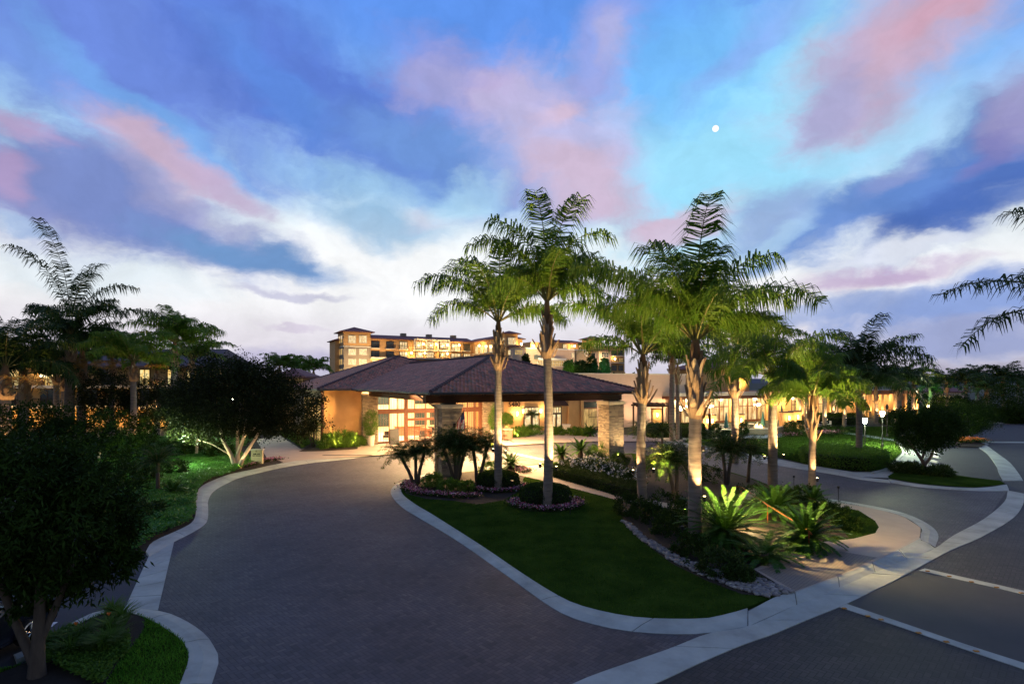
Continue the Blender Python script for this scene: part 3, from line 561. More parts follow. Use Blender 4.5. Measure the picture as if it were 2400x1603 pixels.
m = MB(T1); m.box(.45, 1.05, 1.06, 23.5, 5.44, 6.02).build('side_beam', M_wood, pc)
m = MB(T1); m.box(15.6, 16.2, 1.06, 23.5, 5.44, 6.02).build('side_beam', M_wood, pc)
m = MB(T1)
for v in (7.5, 13.5, 19.5): m.box(1.06, 15.59, v, v + .4, 5.5, 6.0)
m.build('cross_beam', M_wood, pc)
MB(T1).box(U0 + .5, U1 - .5, V0 + .5, 23.9, 6.03, 6.10).build('ceiling', M_plank, pc)
for i in range(16): u = U0 + .7 + i * 1.15; MB(T1).box(u, u + .14, V0 + .12, .44, 5.98, 6.14).build('rafter_tail', M_wood, pc)
for i in range(20): v = V0 + 1.2 + i * 1.15; MB(T1).box(U0 + .12, .44, v, v + .14, 5.98, 6.14).build('rafter_tail', M_wood, pc)
for i in range(20): v = V0 + 1.2 + i * 1.15; MB(T1).box(16.21, U1 - .12, v, v + .14, 5.98, 6.14).build('rafter_tail', M_wood, pc)
m = MB(T1); m.box(U0 - .1, U1 + .1, V0 - .14, V0 + .02, 6.10, 6.26); m.box(U0 - .14, U0 + .02, V0 + .03, VM, 6.10, 6.26); m.box(U1 - .02, U1 + .14, V0 + .03, VM, 6.10, 6.26); bevel(m.build('gutter', M_gutter, pc), .03)
zr = E0 + SL * HW
tiles(lambda s, d, h: T1(s, V0 + d, E0 + SL * d + h), HW, lambda d: U0 + d, lambda d: U1 - d, 'roof', M_tile, pc)
tiles(lambda s, d, h: T1(U0 + d, s, E0 + SL * d + h), HW, lambda d: V0 + d, lambda d: VM + .3 + d, 'roof', M_tile, pc)
tiles(lambda s, d, h: T1(U1 - d, s, E0 + SL * d + h), HW, lambda d: V0 + d, lambda d: VM + .3 + d, 'roof', M_tile, pc)
um = (U0 + U1) / 2
ridge_caps([(T1(U0, V0, E0 + .06), T1(um, V0 + HW, zr + .06)), (T1(U1, V0, E0 + .06), T1(um, V0 + HW, zr + .06)), (T1(um, V0 + HW, zr + .06), T1(um, VM + HW, zr + .06))], pc)
m = MB(T1); m.tube([(U0 + .05, 1.76, 6.15), (U0 + .2, 1.6, 6.0), (-.2, .75, 5.1), (-.16, .7, 4.95), (-.16, .7, .2)], .075, 8); m.build('downspout', M_spout, pc, smooth=True)
m = MB(T1); m.tube([(U1 - .05, .9, 6.15), (U1 - .2, .9, 6.0), (16.95, .75, 5.1), (16.91, .7, 4.95), (16.91, .7, .2)], .075, 8); m.build('downspout', M_spout, pc, smooth=True)
for i, u in enumerate((4.2, 8.3, 12.4)):
    for v in (4, 10.5, 16.5):
        d_ = MB(T1); p = (u, v); c = T1(u, v, 6.0); d_ = MB().lathe([(.16, 0), (.16, .03)], c, 14).build('downlight', M_bulb, pc)
for u, v in ((2.2, -1.3), (-.9, -.9), (17.0, -1.5), (15.2, -1.2)): light('SPOT', T1(u, v, .9), 70 if u < 8 else 140, (1, .70, .34), pc, size=.05, spot=75, blend=.8, target=T1(.8 if u < 8 else 16, .2, 3.4))
light('AREA', T1(8.3, 11, 5.95), 4600, (1, .62, .28), pc, size=12, sy=18, target=T1(8.3, 11, 0))

# ---- lobby
lb = thing('lobby_building', 'low lobby building with orange stucco wall, glass front and tiled hip roof', 'building', T1(6, 30, 0))
MB(T1).box(-4.2, -.2, 24, 24.35, 0, 6.1).build('wall', M_stucco, lb)
MB(T1).box(-4.26, -.15, 23.9, 24.0, 0, .9).build('wall_base', mat('wall_base', (.45, .33, .22), (.38, .28, .19), 2, .85), lb)
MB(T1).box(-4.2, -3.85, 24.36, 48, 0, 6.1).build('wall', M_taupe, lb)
m = MB(T1); m.tube([(-4.45, 23.9, 6.0), (-4.35, 24.1, 5.6), (-4.35, 24.1, .1)], .09, 8); m.build('downspout', M_brown, lb)
for k in range(4):
    v = 25.5 + k * 3.2; w = MB(T1); w.box(-4.28, -4.2, v, v + 2.6, .4, 5.2); w = w.build('window', M_brown, lb); p_ = MB(T1); [p_.box(-4.31, -4.285, v + .1 + i * .82, v + .8 + i * .82, .5 + j * 1.18, 1.58 + j * 1.18) for i in range(3) for j in range(4)]; p_.build('pane', M_win2, w)
for k, (u0, u1, s) in enumerate(((-.2, 1.45, 7), (14.4, 17.1, 8))):
    c = stones(MB(T1), u0, u1, 23.5, 24.9, 0, 5.5, 'flr', seed=s).build('stone_column', M_stone, lb); bevel(MB(T1).box(u0 - .1, u1 + .1, 23.38, 25.0, 5.5, 5.68).build('column_cap', M_cream, c), .03)
MB(T1).box(17.1, 19.9, 24, 24.35, 0, 6.1).build('wall', M_stucco, lb)
MB(T1).box(19.55, 19.9, 24.36, 30, 0, 6.1).build('wall', M_stucco, lb)
# glass front
fr = MB(T1)
for u in (1.5, 2.9, 3.9, 5.9, 7.2, 8.6, 9.9, 11.2, 12.5, 13.5): fr.box(u - .05, u + .05, 24.05, 24.2, .12, 5.9)
for u in (4.85, 14.2): fr.box(u - .2, u + .2, 23.95, 24.25, .1, 6.0)
fr.box(1.45, 14.4, 23.98, 24.22, 3.42, 3.95); fr.box(1.45, 14.4, 24.04, 24.21, .12, .3); fr.box(1.45, 14.4, 24.04, 24.21, 5.75, 6.0); fr.box(5.05, 8.5, 24.02, 24.23, 2.55, 2.85)
fr = fr.build('window_frame', M_brown, lb)
bars = MB(T1)
for i in range(42): u = 1.65 + i * .3; bars.box(u - .012, u + .012, 24.1, 24.13, .3, 3.42); bars.box(u - .012, u + .012, 24.1, 24.13, 3.95, 5.75)
bars.build('glazing_bar', M_brown, lb)
MB(T1).poly([(1.45, 24.15, .3), (14.4, 24.15, .3), (14.4, 24.15, 5.8), (1.45, 24.15, 5.8)]).build('pane', M_glass, lb)
# interior
M_int = mat('interior_plaster', (.62, .48, .30), (.55, .42, .25), 1, .8); M_floor = mat('stone_floor', (.62, .52, .40), (.52, .43, .32), 1.5, .25)
MB(T1).box(-3.8, 19.5, 24.4, 38, .10, .13).build('floor', M_floor, lb)
MB(T1).box(-3.8, 19.5, 38, 38.3, .1, 6.0).build('back_wall', M_int, lb); MB(T1).box(-3.8, 19.5, 24.4, 38.3, 6.0, 6.1).build('ceiling', M_int, lb); MB(T1).box(-1.5, -1.3, 24.4, 38, .1, 6).build('side_wall', M_int, lb)
for u in (0.8, 3.0, 5.2, 10.5, 12.7):
    for z0, z1 in ((.9, 3.0), (3.9, 5.3)): MB(T1).box(u, u + 1.7, 37.9, 37.99, z0, z1).build('rear_window', M_dwin, lb)
m = MB(T1); m.box(6.0, 9.6, 31.5, 32.6, .13, 1.25); m.box(5.9, 9.7, 31.4, 32.7, 1.25, 1.33); m.box(9.0, 9.6, 28.5, 31.4, .13, 1.2); bevel(m.build('reception_desk', mat('desk_wood', (.28, .10, .04), (.2, .07, .03), 2, .4), None), .03); tag(bpy.data.objects['reception_desk'], 'brown wooden reception desk behind the lobby glass', 'desk')
for (u, v, s) in ((4, 29, 1), (11, 33, 1), (8, 27.5, 1)):
    c = T1(u, v, .13); t_ = thing('armchair', {4: 'dark armchair nearest the left stone column inside the lobby', 11: 'dark armchair deep inside the lobby behind the right glass', 8: 'dark armchair just inside the middle lobby glass'}[u], 'armchair', c, 'lobby armchairs')
    x, y = c[0], c[1]; MB().box(x - .4, x + .4, y - .35, y + .4, .28, .55).build('seat', M_black, t_); MB().box(x - .4, x + .4, y + .4, y + .55, .28, 1.0).build('backrest', M_black, t_); l_ = MB()
    for a in (-.35, .3):
        for b_ in (-.3, .45): MB().box(x + a, x + a + .06, y + b_, y + b_ + .06, .13, .28).build('leg', M_black, t_)
light('AREA', T1(8, 31, 5.9), 1500, (1, .74, .42), lb, size=14, sy=11, target=T1(8, 31, 0))
light('POINT', T1(3, 28, 4.5), 120, (1, .74, .42), lb, size=.3)
# roof of the lobby
a0, a1, q0 = -5.0, 19.6, VM; hw = (a1 - a0) / 2; am = (a0 + a1) / 2; zz = E0 + SL * hw; qb = 50.4
tiles(lambda s, d, h: T1(s, q0 + d, E0 + SL * d + h), hw, lambda d: a0 + d, lambda d: a1 - d, 'roof', M_tile, lb)
tiles(lambda s, d, h: T1(a0 + d, s, E0 + SL * d + h), hw, lambda d: q0 + d, lambda d: qb - d, 'roof', M_tile, lb)
MB(T1).add([(a1, q0, E0), (am, q0 + hw, zz), (am, qb - hw, zz), (a1, qb, E0), (a0, qb, E0)], [(0, 3, 2, 1), (2, 3, 4)]).build('rear_roof', M_tile2, lb)
ridge_caps([(T1(a0, q0, E0 + .06), T1(am, q0 + hw, zz + .06)), (T1(a1, q0, E0 + .06), T1(am, q0 + hw, zz + .06)), (T1(a0, qb, E0 + .06), T1(am, qb - hw, zz + .06)), (T1(am, q0 + hw, zz + .06), T1(am, qb - hw, zz + .06))], lb)
m = MB(T1); m.box(a0 - .1, -1.7, q0 - .14, q0 + .05, 6.08, 6.26); m.box(a0 - .14, a0 + .05, q0 + .06, qb, 6.08, 6.26); m.box(a0, -1.7, q0 + .06, 23.99, 6.1, 6.16); m.build('gutter', M_gutter, lb)
# house number
def textmesh(body, size, ext, M4, name, m_, parent):
    cu = bpy.data.curves.new('text', 'FONT'); cu.body = body; cu.size = size; cu.extrude = ext; cu.align_x = 'CENTER'; cu.align_y = 'CENTER'; cu.offset = .006
    to = bpy.data.objects.new('text', cu); COL.objects.link(to); me = bpy.data.meshes.new_from_object(to.evaluated_get(bpy.context.evaluated_depsgraph_get())); bpy.data.objects.remove(to); bpy.data.curves.remove(cu)
    off = origin(parent); me.transform(M4); me.transform(__import__('mathutils').Matrix.Translation(-off)); me.materials.clear(); me.materials.append(m_)
    o = bpy.data.objects.new(name, me); COL.objects.link(o); o.parent = parent; return o
from mathutils import Matrix
textmesh('5480', .85, .03, Matrix.Translation(Vector(T1(18.85, 23.96, 4.15))) @ Matrix.Rotation(R(28), 4, 'Z') @ Matrix.Rotation(R(90), 4, 'X'), 'house_number', M_black, lb)
# ---- flat-roofed wing with doors
fw = thing('flat_roof_wing', 'long flat-roofed beige wing between canopy and restaurant', 'building', T1(36, 33, 0))
MB(T1).box(19.91, 33.6, 30, 41, 0, 8.1).build('wall', M_stucco, fw); MB(T1).box(33.6, 54, 30, 41, 0, 8.1).build('wall', M_beige, fw)
MB(T1).box(19.85, 54.1, 29.9, 41.1, 8.1, 8.3).build('parapet_cap', M_cream, fw)
for (p0, p1, mm) in ((1229, 1262, M_win), (1292, 1314, M_win)):
    u0, u1 = usolve(A0, p0, 29.95), usolve(A0, p1, 29.95); d_ = MB(T1); d_.box(u0 - .12, u0, 29.84, 29.99, .1, 3.5); d_.box(u1, u1 + .12, 29.84, 29.99, .1, 3.5); d_.box(u0, u1, 29.84, 29.99, 3.36, 3.5); d_.box(u0, u1, 29.84, 29.99, 2.35, 2.6); um_ = (u0 + u1) / 2; d_.box(um_ - .12, um_ + .12, 29.85, 29.99, .1, 2.35)
    for i in range(1, 4): d_.box(u0 + (u1 - u0) * i / 4 - .025, u0 + (u1 - u0) * i / 4 + .025, 29.86, 29.99, 2.6, 3.36)
    d_ = d_.build('door', M_wood, fw); MB(T1).box(u0, u1, 29.93, 29.98, .1, 3.36).build('pane', mm, d_)
u0, u1 = usolve(A0, 1292, 29.5), usolve(A0, 1322, 29.5)
MB(T1).add([(u0 - .6, 28.6, 3.75), (u1 + .2, 28.6, 3.75), (u1 + .2, 29.98, 4.6), (u0 - .6, 29.98, 4.6), (u0 - .6, 28.6, 3.6), (u1 + .2, 28.6, 3.6), (u1 + .2, 29.98, 3.6), (u0 - .6, 29.98, 3.6)], [(0, 1, 2, 3), (0, 4, 5, 1), (1, 5, 6, 2), (0, 3, 7, 4), (4, 7, 6, 5)]).build('awning', M_wood, fw)
u0, u1 = usolve(A0, 1368, 29.9), usolve(A0, 1398, 29.9); w = MB(T1).box(u0 - .1, u1 + .1, 29.86, 29.99, .1, 4.2).build('window', M_brown, fw); MB(T1).box(u0, u1, 29.82, 29.87, .15, 3.0).build('pane', M_win2, w); MB(T1).box(u0, u1, 29.82, 29.87, 3.2, 4.05).build('pane', M_dwin, w)
gt = thing('iron_gate', 'black iron gate with arched top beside the right stone pillar', 'gate', T1((u0 + u1) / 2, 28.2, 0)); m = MB(T1); uc = (u0 + u1) / 2
for i in range(15): u = u0 - .3 + i * (u1 - u0 + .6) / 14; m.box(u - .02, u + .02, 28.18, 28.22, .1, 2.2 + .6 * math.cos((i - 7) / 7 * 1.4))
m.box(u0 - .3, u1 + .3, 28.17, 28.23, .4, .46); m.box(u0 - .3, u1 + .3, 28.17, 28.23, 1.9, 1.96); m.build('gate_leaf', M_black, gt)
def sconce(parent, T, u, v, z, e=26, col=(1, .66, .28)):
    b_ = MB(T).box(u - .12, u + .12, v - .14, v, z - .16, z + .16).build('sconce', M_wood, parent); MB(T).box(u - .07, u + .07, v - .16, v - .141, z - .24, z + .24).build('bulb', emit('sconce_bulb', (1, .7, .3), 10) if 'sconce_bulb' not in bpy.data.materials else bpy.data.materials['sconce_bulb'], b_)
    light('POINT', T(u, v - .32, z + .02), e, col, parent, size=.06)
for px in (1225, 1266): sconce(fw, T1, usolve(A0, px, 30), 30, 2.9, 60)
sconce(lb, T1, 19.2, 24, 3.0, 45)
for u in (30.8, 33.0): MB(T1).box(u, u + .5, 29.7, 29.99, 0, 7.0).build('pilaster', M_stucco, fw)
# wall washers in the shrubs under the stucco
for u in (-3.2, -1.6): light('SPOT', T1(u, 22.0, .35), 620, (1, .62, .22), lb, size=.06, spot=120, blend=1, target=T1(u, 24.0, 3.0))
light('SPOT', T1(18.5, 22.6, .35), 300, (1, .68, .3), lb, size=.06, spot=120, blend=1, target=T1(18.5, 24.0, 3.0))
for u in (37, 42, 47): light('SPOT', T1(u, 27.4, .4), 190, (1, .62, .36), fw, size=.08, spot=115, blend=1, target=T1(u, 30, 5.5))
# ---- restaurant
rs = thing('restaurant_building', 'glowing glass-fronted restaurant under a long brown-edged canopy', 'building', T1(75, 34, 0))
MB(T1).box(49, 80, 26.6, 29.9, 4.75, 5.3).build('canopy_fascia', M_cream, rs); MB(T1).box(48.8, 80.2, 26.4, 29.9, 4.25, 4.74).build('canopy_soffit', M_brown, rs)
MB(T1).box(54.1, 118, 30.2, 41, 0, 5.2).build('wall', M_stucco, rs)
MB(T1).box(80.3, 119, 27.6, 41.2, 4.5, 5.3).build('canopy_fascia', M_brown, rs)
rr = random.Random(11)
for i in range(29):
    u = 50 + i * 2.35; k = rr.random(); v0 = 30.0 if u > 54 else 29.6
    if k < .32: MB(T1).box(u, u + 2.2, v0 - .1, v0 + .3, .1, 4.24).build('wall_panel', M_stucco, rs); continue
    w = MB(T1); w.box(u, u + .16, v0 - .06, v0 + .19, .1, 4.24); w.box(u + 1.02, u + 1.12, v0 - .06, v0 + .15, .1, 4.24); w.box(u + .16, u + 2.2, v0 - .05, v0 + .15, 2.7, 2.85); w.box(u + .16, u + 2.2, v0 - .05, v0 + .15, .1, .4); w = w.build('window', M_brown, rs)
    MB(T1).box(u + .16, u + 2.2, v0 + .02, v0 + .12, .4, 4.2).build('pane', M_rest if k < .74 else M_win2, w)
for i in range(10):
    u = 79 + i * 4.2; MB(T1).box(u, u + .8, 27.0, 27.8, 0, 4.49).build('column', M_stucco, rs)
    light('SPOT', T1(u + .4, 26.4, .3), 300, (1, .68, .3), rs, size=.06, spot=60, blend=.8, target=T1(u + .4, 27.2, 4.0))
for i in range(7): light('POINT', T1(51 + i * 4.4, 28.2, 3.9), 190, (1, .70, .33), rs, size=.15)
for i in range(6): light('POINT', T1(83 + i * 6.3, 28.6, 3.9), 190, (1, .70, .33), rs, size=.15)
# pavilion tower with a hip roof above
def hip(T, u0, u1, v0, v1, z, rise, ov, parent, m_=None, name='roof'):
    u0 -= ov; u1 += ov; v0 -= ov; v1 += ov; d = min(u1 - u0, v1 - v0) / 2
    if u1 - u0 > v1 - v0: r0, r1 = (u0 + d, (v0 + v1) / 2), (u1 - d, (v0 + v1) / 2)
    else: r0, r1 = ((u0 + u1) / 2, v0 + d), ((u0 + u1) / 2, v1 - d)
    vs = [(u0, v0, z), (u1, v0, z), (u1, v1, z), (u0, v1, z), (r0[0], r0[1], z + rise), (r1[0], r1[1], z + rise), (u0, v0, z - .25), (u1, v0, z - .25), (u1, v1, z - .25), (u0, v1, z - .25)]
    fs = [(0, 1, 5, 4), (1, 2, 5), (2, 3, 4, 5), (3, 0, 4)] if u1 - u0 > v1 - v0 else [(0, 1, 4), (1, 2, 5, 4), (2, 3, 5), (3, 0, 4, 5)]
    fs += [(6, 7, 1, 0), (7, 8, 2, 1), (8, 9, 3, 2), (9, 6, 0, 3), (9, 8, 7, 6)]
    return MB(T).add(vs, fs).build(name, m_ or M_tile2, parent)
u0, u1 = usolve(A0, 1672, 36), usolve(A0, 1756, 36); MB(T1).box(u0, u1, 36, 46, 5.21, 9.3).build('tower', M_stucco, rs); hip(T1, u0, u1, 36, 46, 9.55, 1.9, 1.0, rs)
light('SPOT', T1((u0 + u1) / 2 + 2, 33.5, 5.6), 600, (1, .7, .22), rs, size=.1, spot=110, blend=1, target=T1((u0 + u1) / 2 + 2, 36, 8))
for px, py, Y in ((1664, 953, 82), (1775, 949, 88), (1605, 955, 80)):
    c = at(px, py, Y); t_ = thing('pendant_lamp', {1664: 'cluster of bright pendant bulbs hanging over the patio middle', 1775: 'row of bright pendant bulbs hanging at the patio right', 1605: 'pair of bright pendant bulbs behind the thick palm'}[px], 'lamp', c)
    [MB().lathe([(.05, -.12), (.13, 0), (.05, .12)], (c[0] + dx, c[1], c[2] + dz), 8).build('bulb', M_bulb, t_) for dx, dz in ((-.45, .05), (0, -.03), (.4, .06), (.15, .15))]; MB().tube([c, (c[0], c[1] + 1.0, c[2] + .6), (c[0], c[1] + 4, 4.5)], .02, 5).build('hanger', M_black, t_)
    light('POINT', (c[0], c[1] - .1, c[2] - .1), 160, (1, .72, .35), t_, size=.25)
# ---- patio
M_pil = M_stucco
for px, Y, ytop, lab in ((1540, 77.5, 959, 'orange pier with wall lamp left of the thick palm'), (1657, 75.5, 973, 'left one of the paired lamp piers by the patio'), (1669, 75.5, 973, 'right one of the paired lamp piers by the patio'), (1736, 78, 972, 'lamp pier just right of a striped palm trunk'), (1846, 80, 967, 'wide lamp pier near the flower bed'), (1867, 83, 965, 'second wide lamp pier behind the flower bed')):
    c = at(px, ytop, Y); w = .5 if px != 1540 else .6; pr = thing('lamp_pier', lab, 'pier', (c[0], Y, 0), 'lamp piers round the patio'); T = (lambda c_, Y_: lambda u, v, z: (c_[0] + u, Y_ + v, z))(c, Y)
    ww = w if px < 1800 else .75
    MB(T).box(-ww, ww, 0, .9, 0, c[2]).build('pier_body', M_pil, pr); MB(T).box(-ww - .06, ww + .06, -.06, .96, c[2], c[2] + .12).build('pier_cap', M_wood, pr); sconce(pr, T, 0.15 if px > 1800 else 0, 0, c[2] - .75, 22)
pw = thing('patio_wall', 'low stone patio wall in front of the restaurant', 'wall', at(1740, 1014, 75)); m = MB(); pts = [g(1560, 1022), g(1675, 1021), g(1800, 1019), g(1840, 1013)]
for p, q in zip(pts[:-1], pts[1:]):
    d_ = Vector((q[0] - p[0], q[1] - p[1], 0)).normalized(); n_ = Vector((-d_.y, d_.x, 0)) * .35; m.prism([p, q, (q[0] + n_.x, q[1] + n_.y), (p[0] + n_.x, p[1] + n_.y)], 0, .75)
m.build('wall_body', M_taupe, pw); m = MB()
for p, q in zip(pts[:-1], pts[1:]):
    d_ = Vector((q[0] - p[0], q[1] - p[1], 0)).normalized(); n_ = Vector((-d_.y, d_.x, 0)) * .45; o_ = n_ * -.12; m.prism([(p[0] + o_.x, p[1] + o_.y), (q[0] + o_.x, q[1] + o_.y), (q[0] + n_.x, q[1] + n_.y), (p[0] + n_.x, p[1] + n_.y)], .753, .85)
m.build('coping', M_cream, pw)
fp = thing('fire_pit', 'low fire pit with small flames on the patio', 'fire pit', at(1780, 1002, 81)); c = at(1780, 1002, 81)
MB().lathe([(.9, 0), (1.0, .5), (.7, .52), (.65, .3)], (c[0], 81, 0), 18).build('bowl', M_taupe, fp); m = MB()
for i in range(9): a = rr.uniform(0, 6.28); q = rr.uniform(0, .55); m.lathe([(.10, .3), (.14, .5), (.02, rr.uniform(.75, 1.0))], (c[0] + q * math.cos(a), 81 + q * math.sin(a), 0), 6)
m.build('flame', emit('flame', (1, .5, .12), 12), fp); light('POINT', (c[0], 81, .9), 50, (1, .55, .2), fp, size=.3)
def chair(c, rz, lab, m_=None):
    t_ = thing('patio_chair', lab, 'chair', c, 'chairs on the patio'); t_.rotation_euler = (0, 0, rz); m_ = m_ or M_white
    MB().box(-.25, .25, -.25, .25, .42, .47).build('seat', m_, t_, local=True); b_ = MB(); [b_.box(-.25 + i * .1, -.21 + i * .1, .22, .26, .47, .92) for i in range(6)]; b_.box(-.25, .29, .215, .265, .88, .95); b_.build('backrest', m_, t_, local=True)
    for x in (-.23, .19):
        for y in (-.23, .19): MB().box(x, x + .04, y, y + .04, 0, .42).build('leg', m_, t_, local=True)
def table(c, lab):
    t_ = thing('patio_table', lab, 'table', c, 'tables on the patio'); MB().lathe([(.5, .72), (.5, .76)], (0, 0, 0), 16).build('tabletop', M_white, t_, local=True); MB().lathe([(.25, 0), (.04, .06), (.04, .72)], (0, 0, 0), 10).build('pedestal', M_black, t_, local=True)
tb = [(1700, 79, 'by the closed umbrella'), (1690, 83, 'behind the closed umbrella'), (1760, 85, 'left of the fire pit'), (1932, 88, 'right of the thin palm stem'), (1990, 92, 'beyond the first lit palm'), (1585, 80, 'between the lit pier and double palm')]
for i, (px, Y, s) in enumerate(tb):
    x = (px - CX) / F * Y; table((x, Y, .02), 'small round patio table ' + s)
    chair((x - .75, Y, .02), 1.57, 'white slatted patio chair at left of the table ' + s); chair((x + .75, Y + .1, .02), -1.57, 'white slatted patio chair at right of the table ' + s)
for px, py, Y, s in ((1702, 968, 78, 'closed teal patio umbrella beside the striped palm trunk'), (1788, 965, 82, 'closed teal patio umbrella near the fire pit'), (1832, 950, 88, 'closed teal patio umbrella behind the wide lamp piers')):
    c = at(px, py, Y); u_ = thing('patio_umbrella', s, 'umbrella', (c[0], Y, 0), 'closed umbrellas on the patio'); MB().lathe([(.03, 0), (.03, c[2] + .1)], (c[0], Y, 0), 8).build('pole', M_wood, u_); MB().lathe([(.30, .75), (.33, .8), (.22, 1.6), (.07, c[2])], (c[0], Y, 0), 9).build('canopy', M_teal, u_)
# ---- pergola right of the stone pillar
pg = thing('pergola', 'dark timber pergola right of the stone pillar', 'pergola', at(1530, 1015, 75)); c = at(1495, 950, 74)
m = MB(); m.box(c[0], c[0] + 4.6, 75, 75.25, 3.7, 3.95); m.box(c[0], c[0] + 4.6, 78, 78.25, 3.7, 3.95); [m.box(c[0] + .3 + i * .8, c[0] + .42 + i * .8, 74.5, 78.7, 3.96, 4.2) for i in range(6)]; m.build('beam', M_wood, pg)
for x in (.2, 4.2):
    for y in (75.02, 78.02): MB().box(c[0] + x, c[0] + x + .2, y, y + .2, 0, 3.69).build('post', M_wood, pg)
# ------------------------------------------------------------------ hotel on the rise
O2 = np.array([-56.3, 190.0]); T2 = UV(O2)
ht = thing('hotel_building', 'large orange hotel with towers and lit balconies on the rise behind', 'building', T2(25, 8, 6))
def Yof(o, u, v): return o[1] + u * SA + v * CA
def hz(py, px, v): return zat(py, Yof(O2, usolve(O2, px, v), v))
ZB = 4.0
def win(px0, px1, y0, y1, v, m_, fr=M_cream, bars=3, par=None):
    u0, u1 = usolve(O2, px0, v), usolve(O2, px1, v); z1, z0 = hz(y0, px0, v), hz(y1, px0, v)
    f = MB(T2); f.box(u0 - .15, u0, v - .18, v - .01, z0 - .15, z1 + .15); f.box(u1, u1 + .15, v - .18, v - .01, z0 - .15, z1 + .15); f.box(u0, u1, v - .18, v - .01, z1, z1 + .15); f.box(u0, u1, v - .18, v - .01, z0 - .15, z0)
    for i in range(1, bars): x = u0 + (u1 - u0) * i / bars; f.box(x - .05, x + .05, v - .16, v - .05, z0, z1)
    if bars > 2: f.box(u0, u1, v - .15, v - .06, (z0 + z1) / 2 - .05, (z0 + z1) / 2 + .05)
    f = f.build('window', fr, ht); MB(T2).box(u0, u1, v - .1, v - .03, z0, z1).build('pane', m_, f); return u0, u1, z0, z1
def winl(v0, v1, z0, z1, u, m_):
    f = MB(T2); f.box(u - .12, u - .01, v0 - .12, v1 + .12, z0 - .12, z1 + .12); f = f.build('window', M_cream, ht); MB(T2).box(u - .16, u - .125, v0, v1, z0, z1).build('pane', m_, f)
def vsolve(o, px, u):
    k = (px - CX) / F; return ((o[0] + u * CA) - k * (o[1] + u * SA)) / (SA + k * CA)
def railing(u0, u1, v0, v1, z, parent=None):
    m = MB(T2); m.box(u0, u1, v0, v0 + .06, z + 1.0, z + 1.08); n = max(2, int((u1 - u0) / .25)); [m.box(u0 + (u1 - u0) * i / n - .02, u0 + (u1 - u0) * i / n + .02, v0 + .01, v0 + .05, z, z + 1.0) for i in range(n + 1)]
    m.box(u0, u0 + .05, v0 + .07, v1, z + 1.0, z + 1.08); m.box(u1 - .05, u1, v0 + .07, v1, z + 1.0, z + 1.08); return m.build('railing', M_black, parent or ht)
def balcony(px0, px1, y, v, d=1.4):
    u0, u1 = usolve(O2, px0, v - d), usolve(O2, px1, v - d); z = hz(y, px0, v); b_ = MB(T2).box(u0, u1, v - d, v - .02, z - .3, z).build('balcony', M_cream, ht); railing(u0, u1, v - d + .05, v - .1, z, b_)
# corner tower
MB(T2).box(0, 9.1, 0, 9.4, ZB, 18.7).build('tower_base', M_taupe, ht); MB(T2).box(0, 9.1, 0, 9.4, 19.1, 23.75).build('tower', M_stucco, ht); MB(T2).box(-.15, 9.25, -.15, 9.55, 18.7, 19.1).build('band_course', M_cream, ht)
hip(T2, 0, 9.1, 0, 9.4, 24.0, 1.9, 1.2, ht)
MB(T2).box(-1.6, -.01, 6, 16, ZB, 21.1).build('wall', M_stucco, ht); hip(T2, -1.6, 3, 6, 16, 21.35, 1.0, .8, ht)
for r_, (y0, y1) in enumerate(((787, 803), (818, 831), (842, 854), (865, 877))):
    win(817, 833, y0, y1, 0, M_win); win(842.5, 858.5, y0, y1, 0, M_win if r_ < 3 else M_win2)
    for p0, p1 in ((794.3, 798), (799.6, 803)):
        v1, v0 = vsolve(O2, p0, 0), vsolve(O2, p1, 0); winl(v0, v1, zat(y1 + .5, 193), zat(y0, 193), 0, M_win2)
# main wing
U9, UE = 9.11, usolve(O2, 1109, 2); ze = hz(792.5, 869, 2)
MB(T2).box(U9, UE, 2, 15, ZB, ze - .25).build('wall', M_stucco, ht)
MB(T2).add([(U9, .8, ze), (UE, .8, ze), (UE, 8, ze + 1.7), (U9, 8, ze + 1.7), (UE, 15.5, ze), (U9, 15.5, ze), (U9, .8, ze - .28), (UE, .8, ze - .28), (UE, 15.5, ze - .28), (U9, 15.5, ze - .28)], [(0, 1, 2, 3), (3, 2, 4, 5), (6, 7, 1, 0), (9, 8, 7, 6), (0, 3, 5, 9, 6), (1, 7, 8, 4, 2)]).build('roof', M_tile2, ht)
for px, y in ((945, 783), (1005, 784.5), (1062, 788)): u = usolve(O2, px, 8); MB(T2).box(u - .9, u + .9, 7, 9, ze + 1.5, ze + 2.6).build('roof_vent', M_taupe, ht)
for i, (p0, p1) in enumerate(((871, 888), (906, 922), (937, 954), (1058, 1078), (1087, 1101))):
    dy = (p0 - 871) * .033
    for f_, (y0, y1) in enumerate(((799.5, 815), (822.5, 836.5))):
        lit = (i, f_) in ((2, 0), (2, 1), (3, 0), (3, 1), (4, 1)); win(p0, p1, y0 + dy, y1 + dy, 2, M_win if lit else M_dwin, M_wood, 3); balcony(p0 - 1, p1 + 3, y1 + dy + .6, 2)
u0, u1 = usolve(O2, 972, .6), usolve(O2, 1053, .6); z0, z1 = hz(818.5, 972, .6), hz(797, 972, .6)
lg = MB(T2)
for i in range(4): x = u0 + (u1 - u0) * i / 3; lg.box(x - .25, x + .25, .4, .9, z0, z1)
lg.box(u0 - .25, u1 + .25, .4, 1.98, z0 - .5, z0 - .01); lg.box(u0 - .25, u1 + .25, .4, 1.98, z1 + .01, z1 + .5); lg.build('loggia', M_cream, ht)
for p0, p1 in ((975, 991), (999, 1016), (1031, 1049)): win(p0, p1, 801, 817, 2, M_win, M_wood, 4); win(p0, p1, 825, 838, 2, M_win if p0 != 1031 else M_win2, M_wood, 4)
railing(u0, u1, .45, .6, z0)
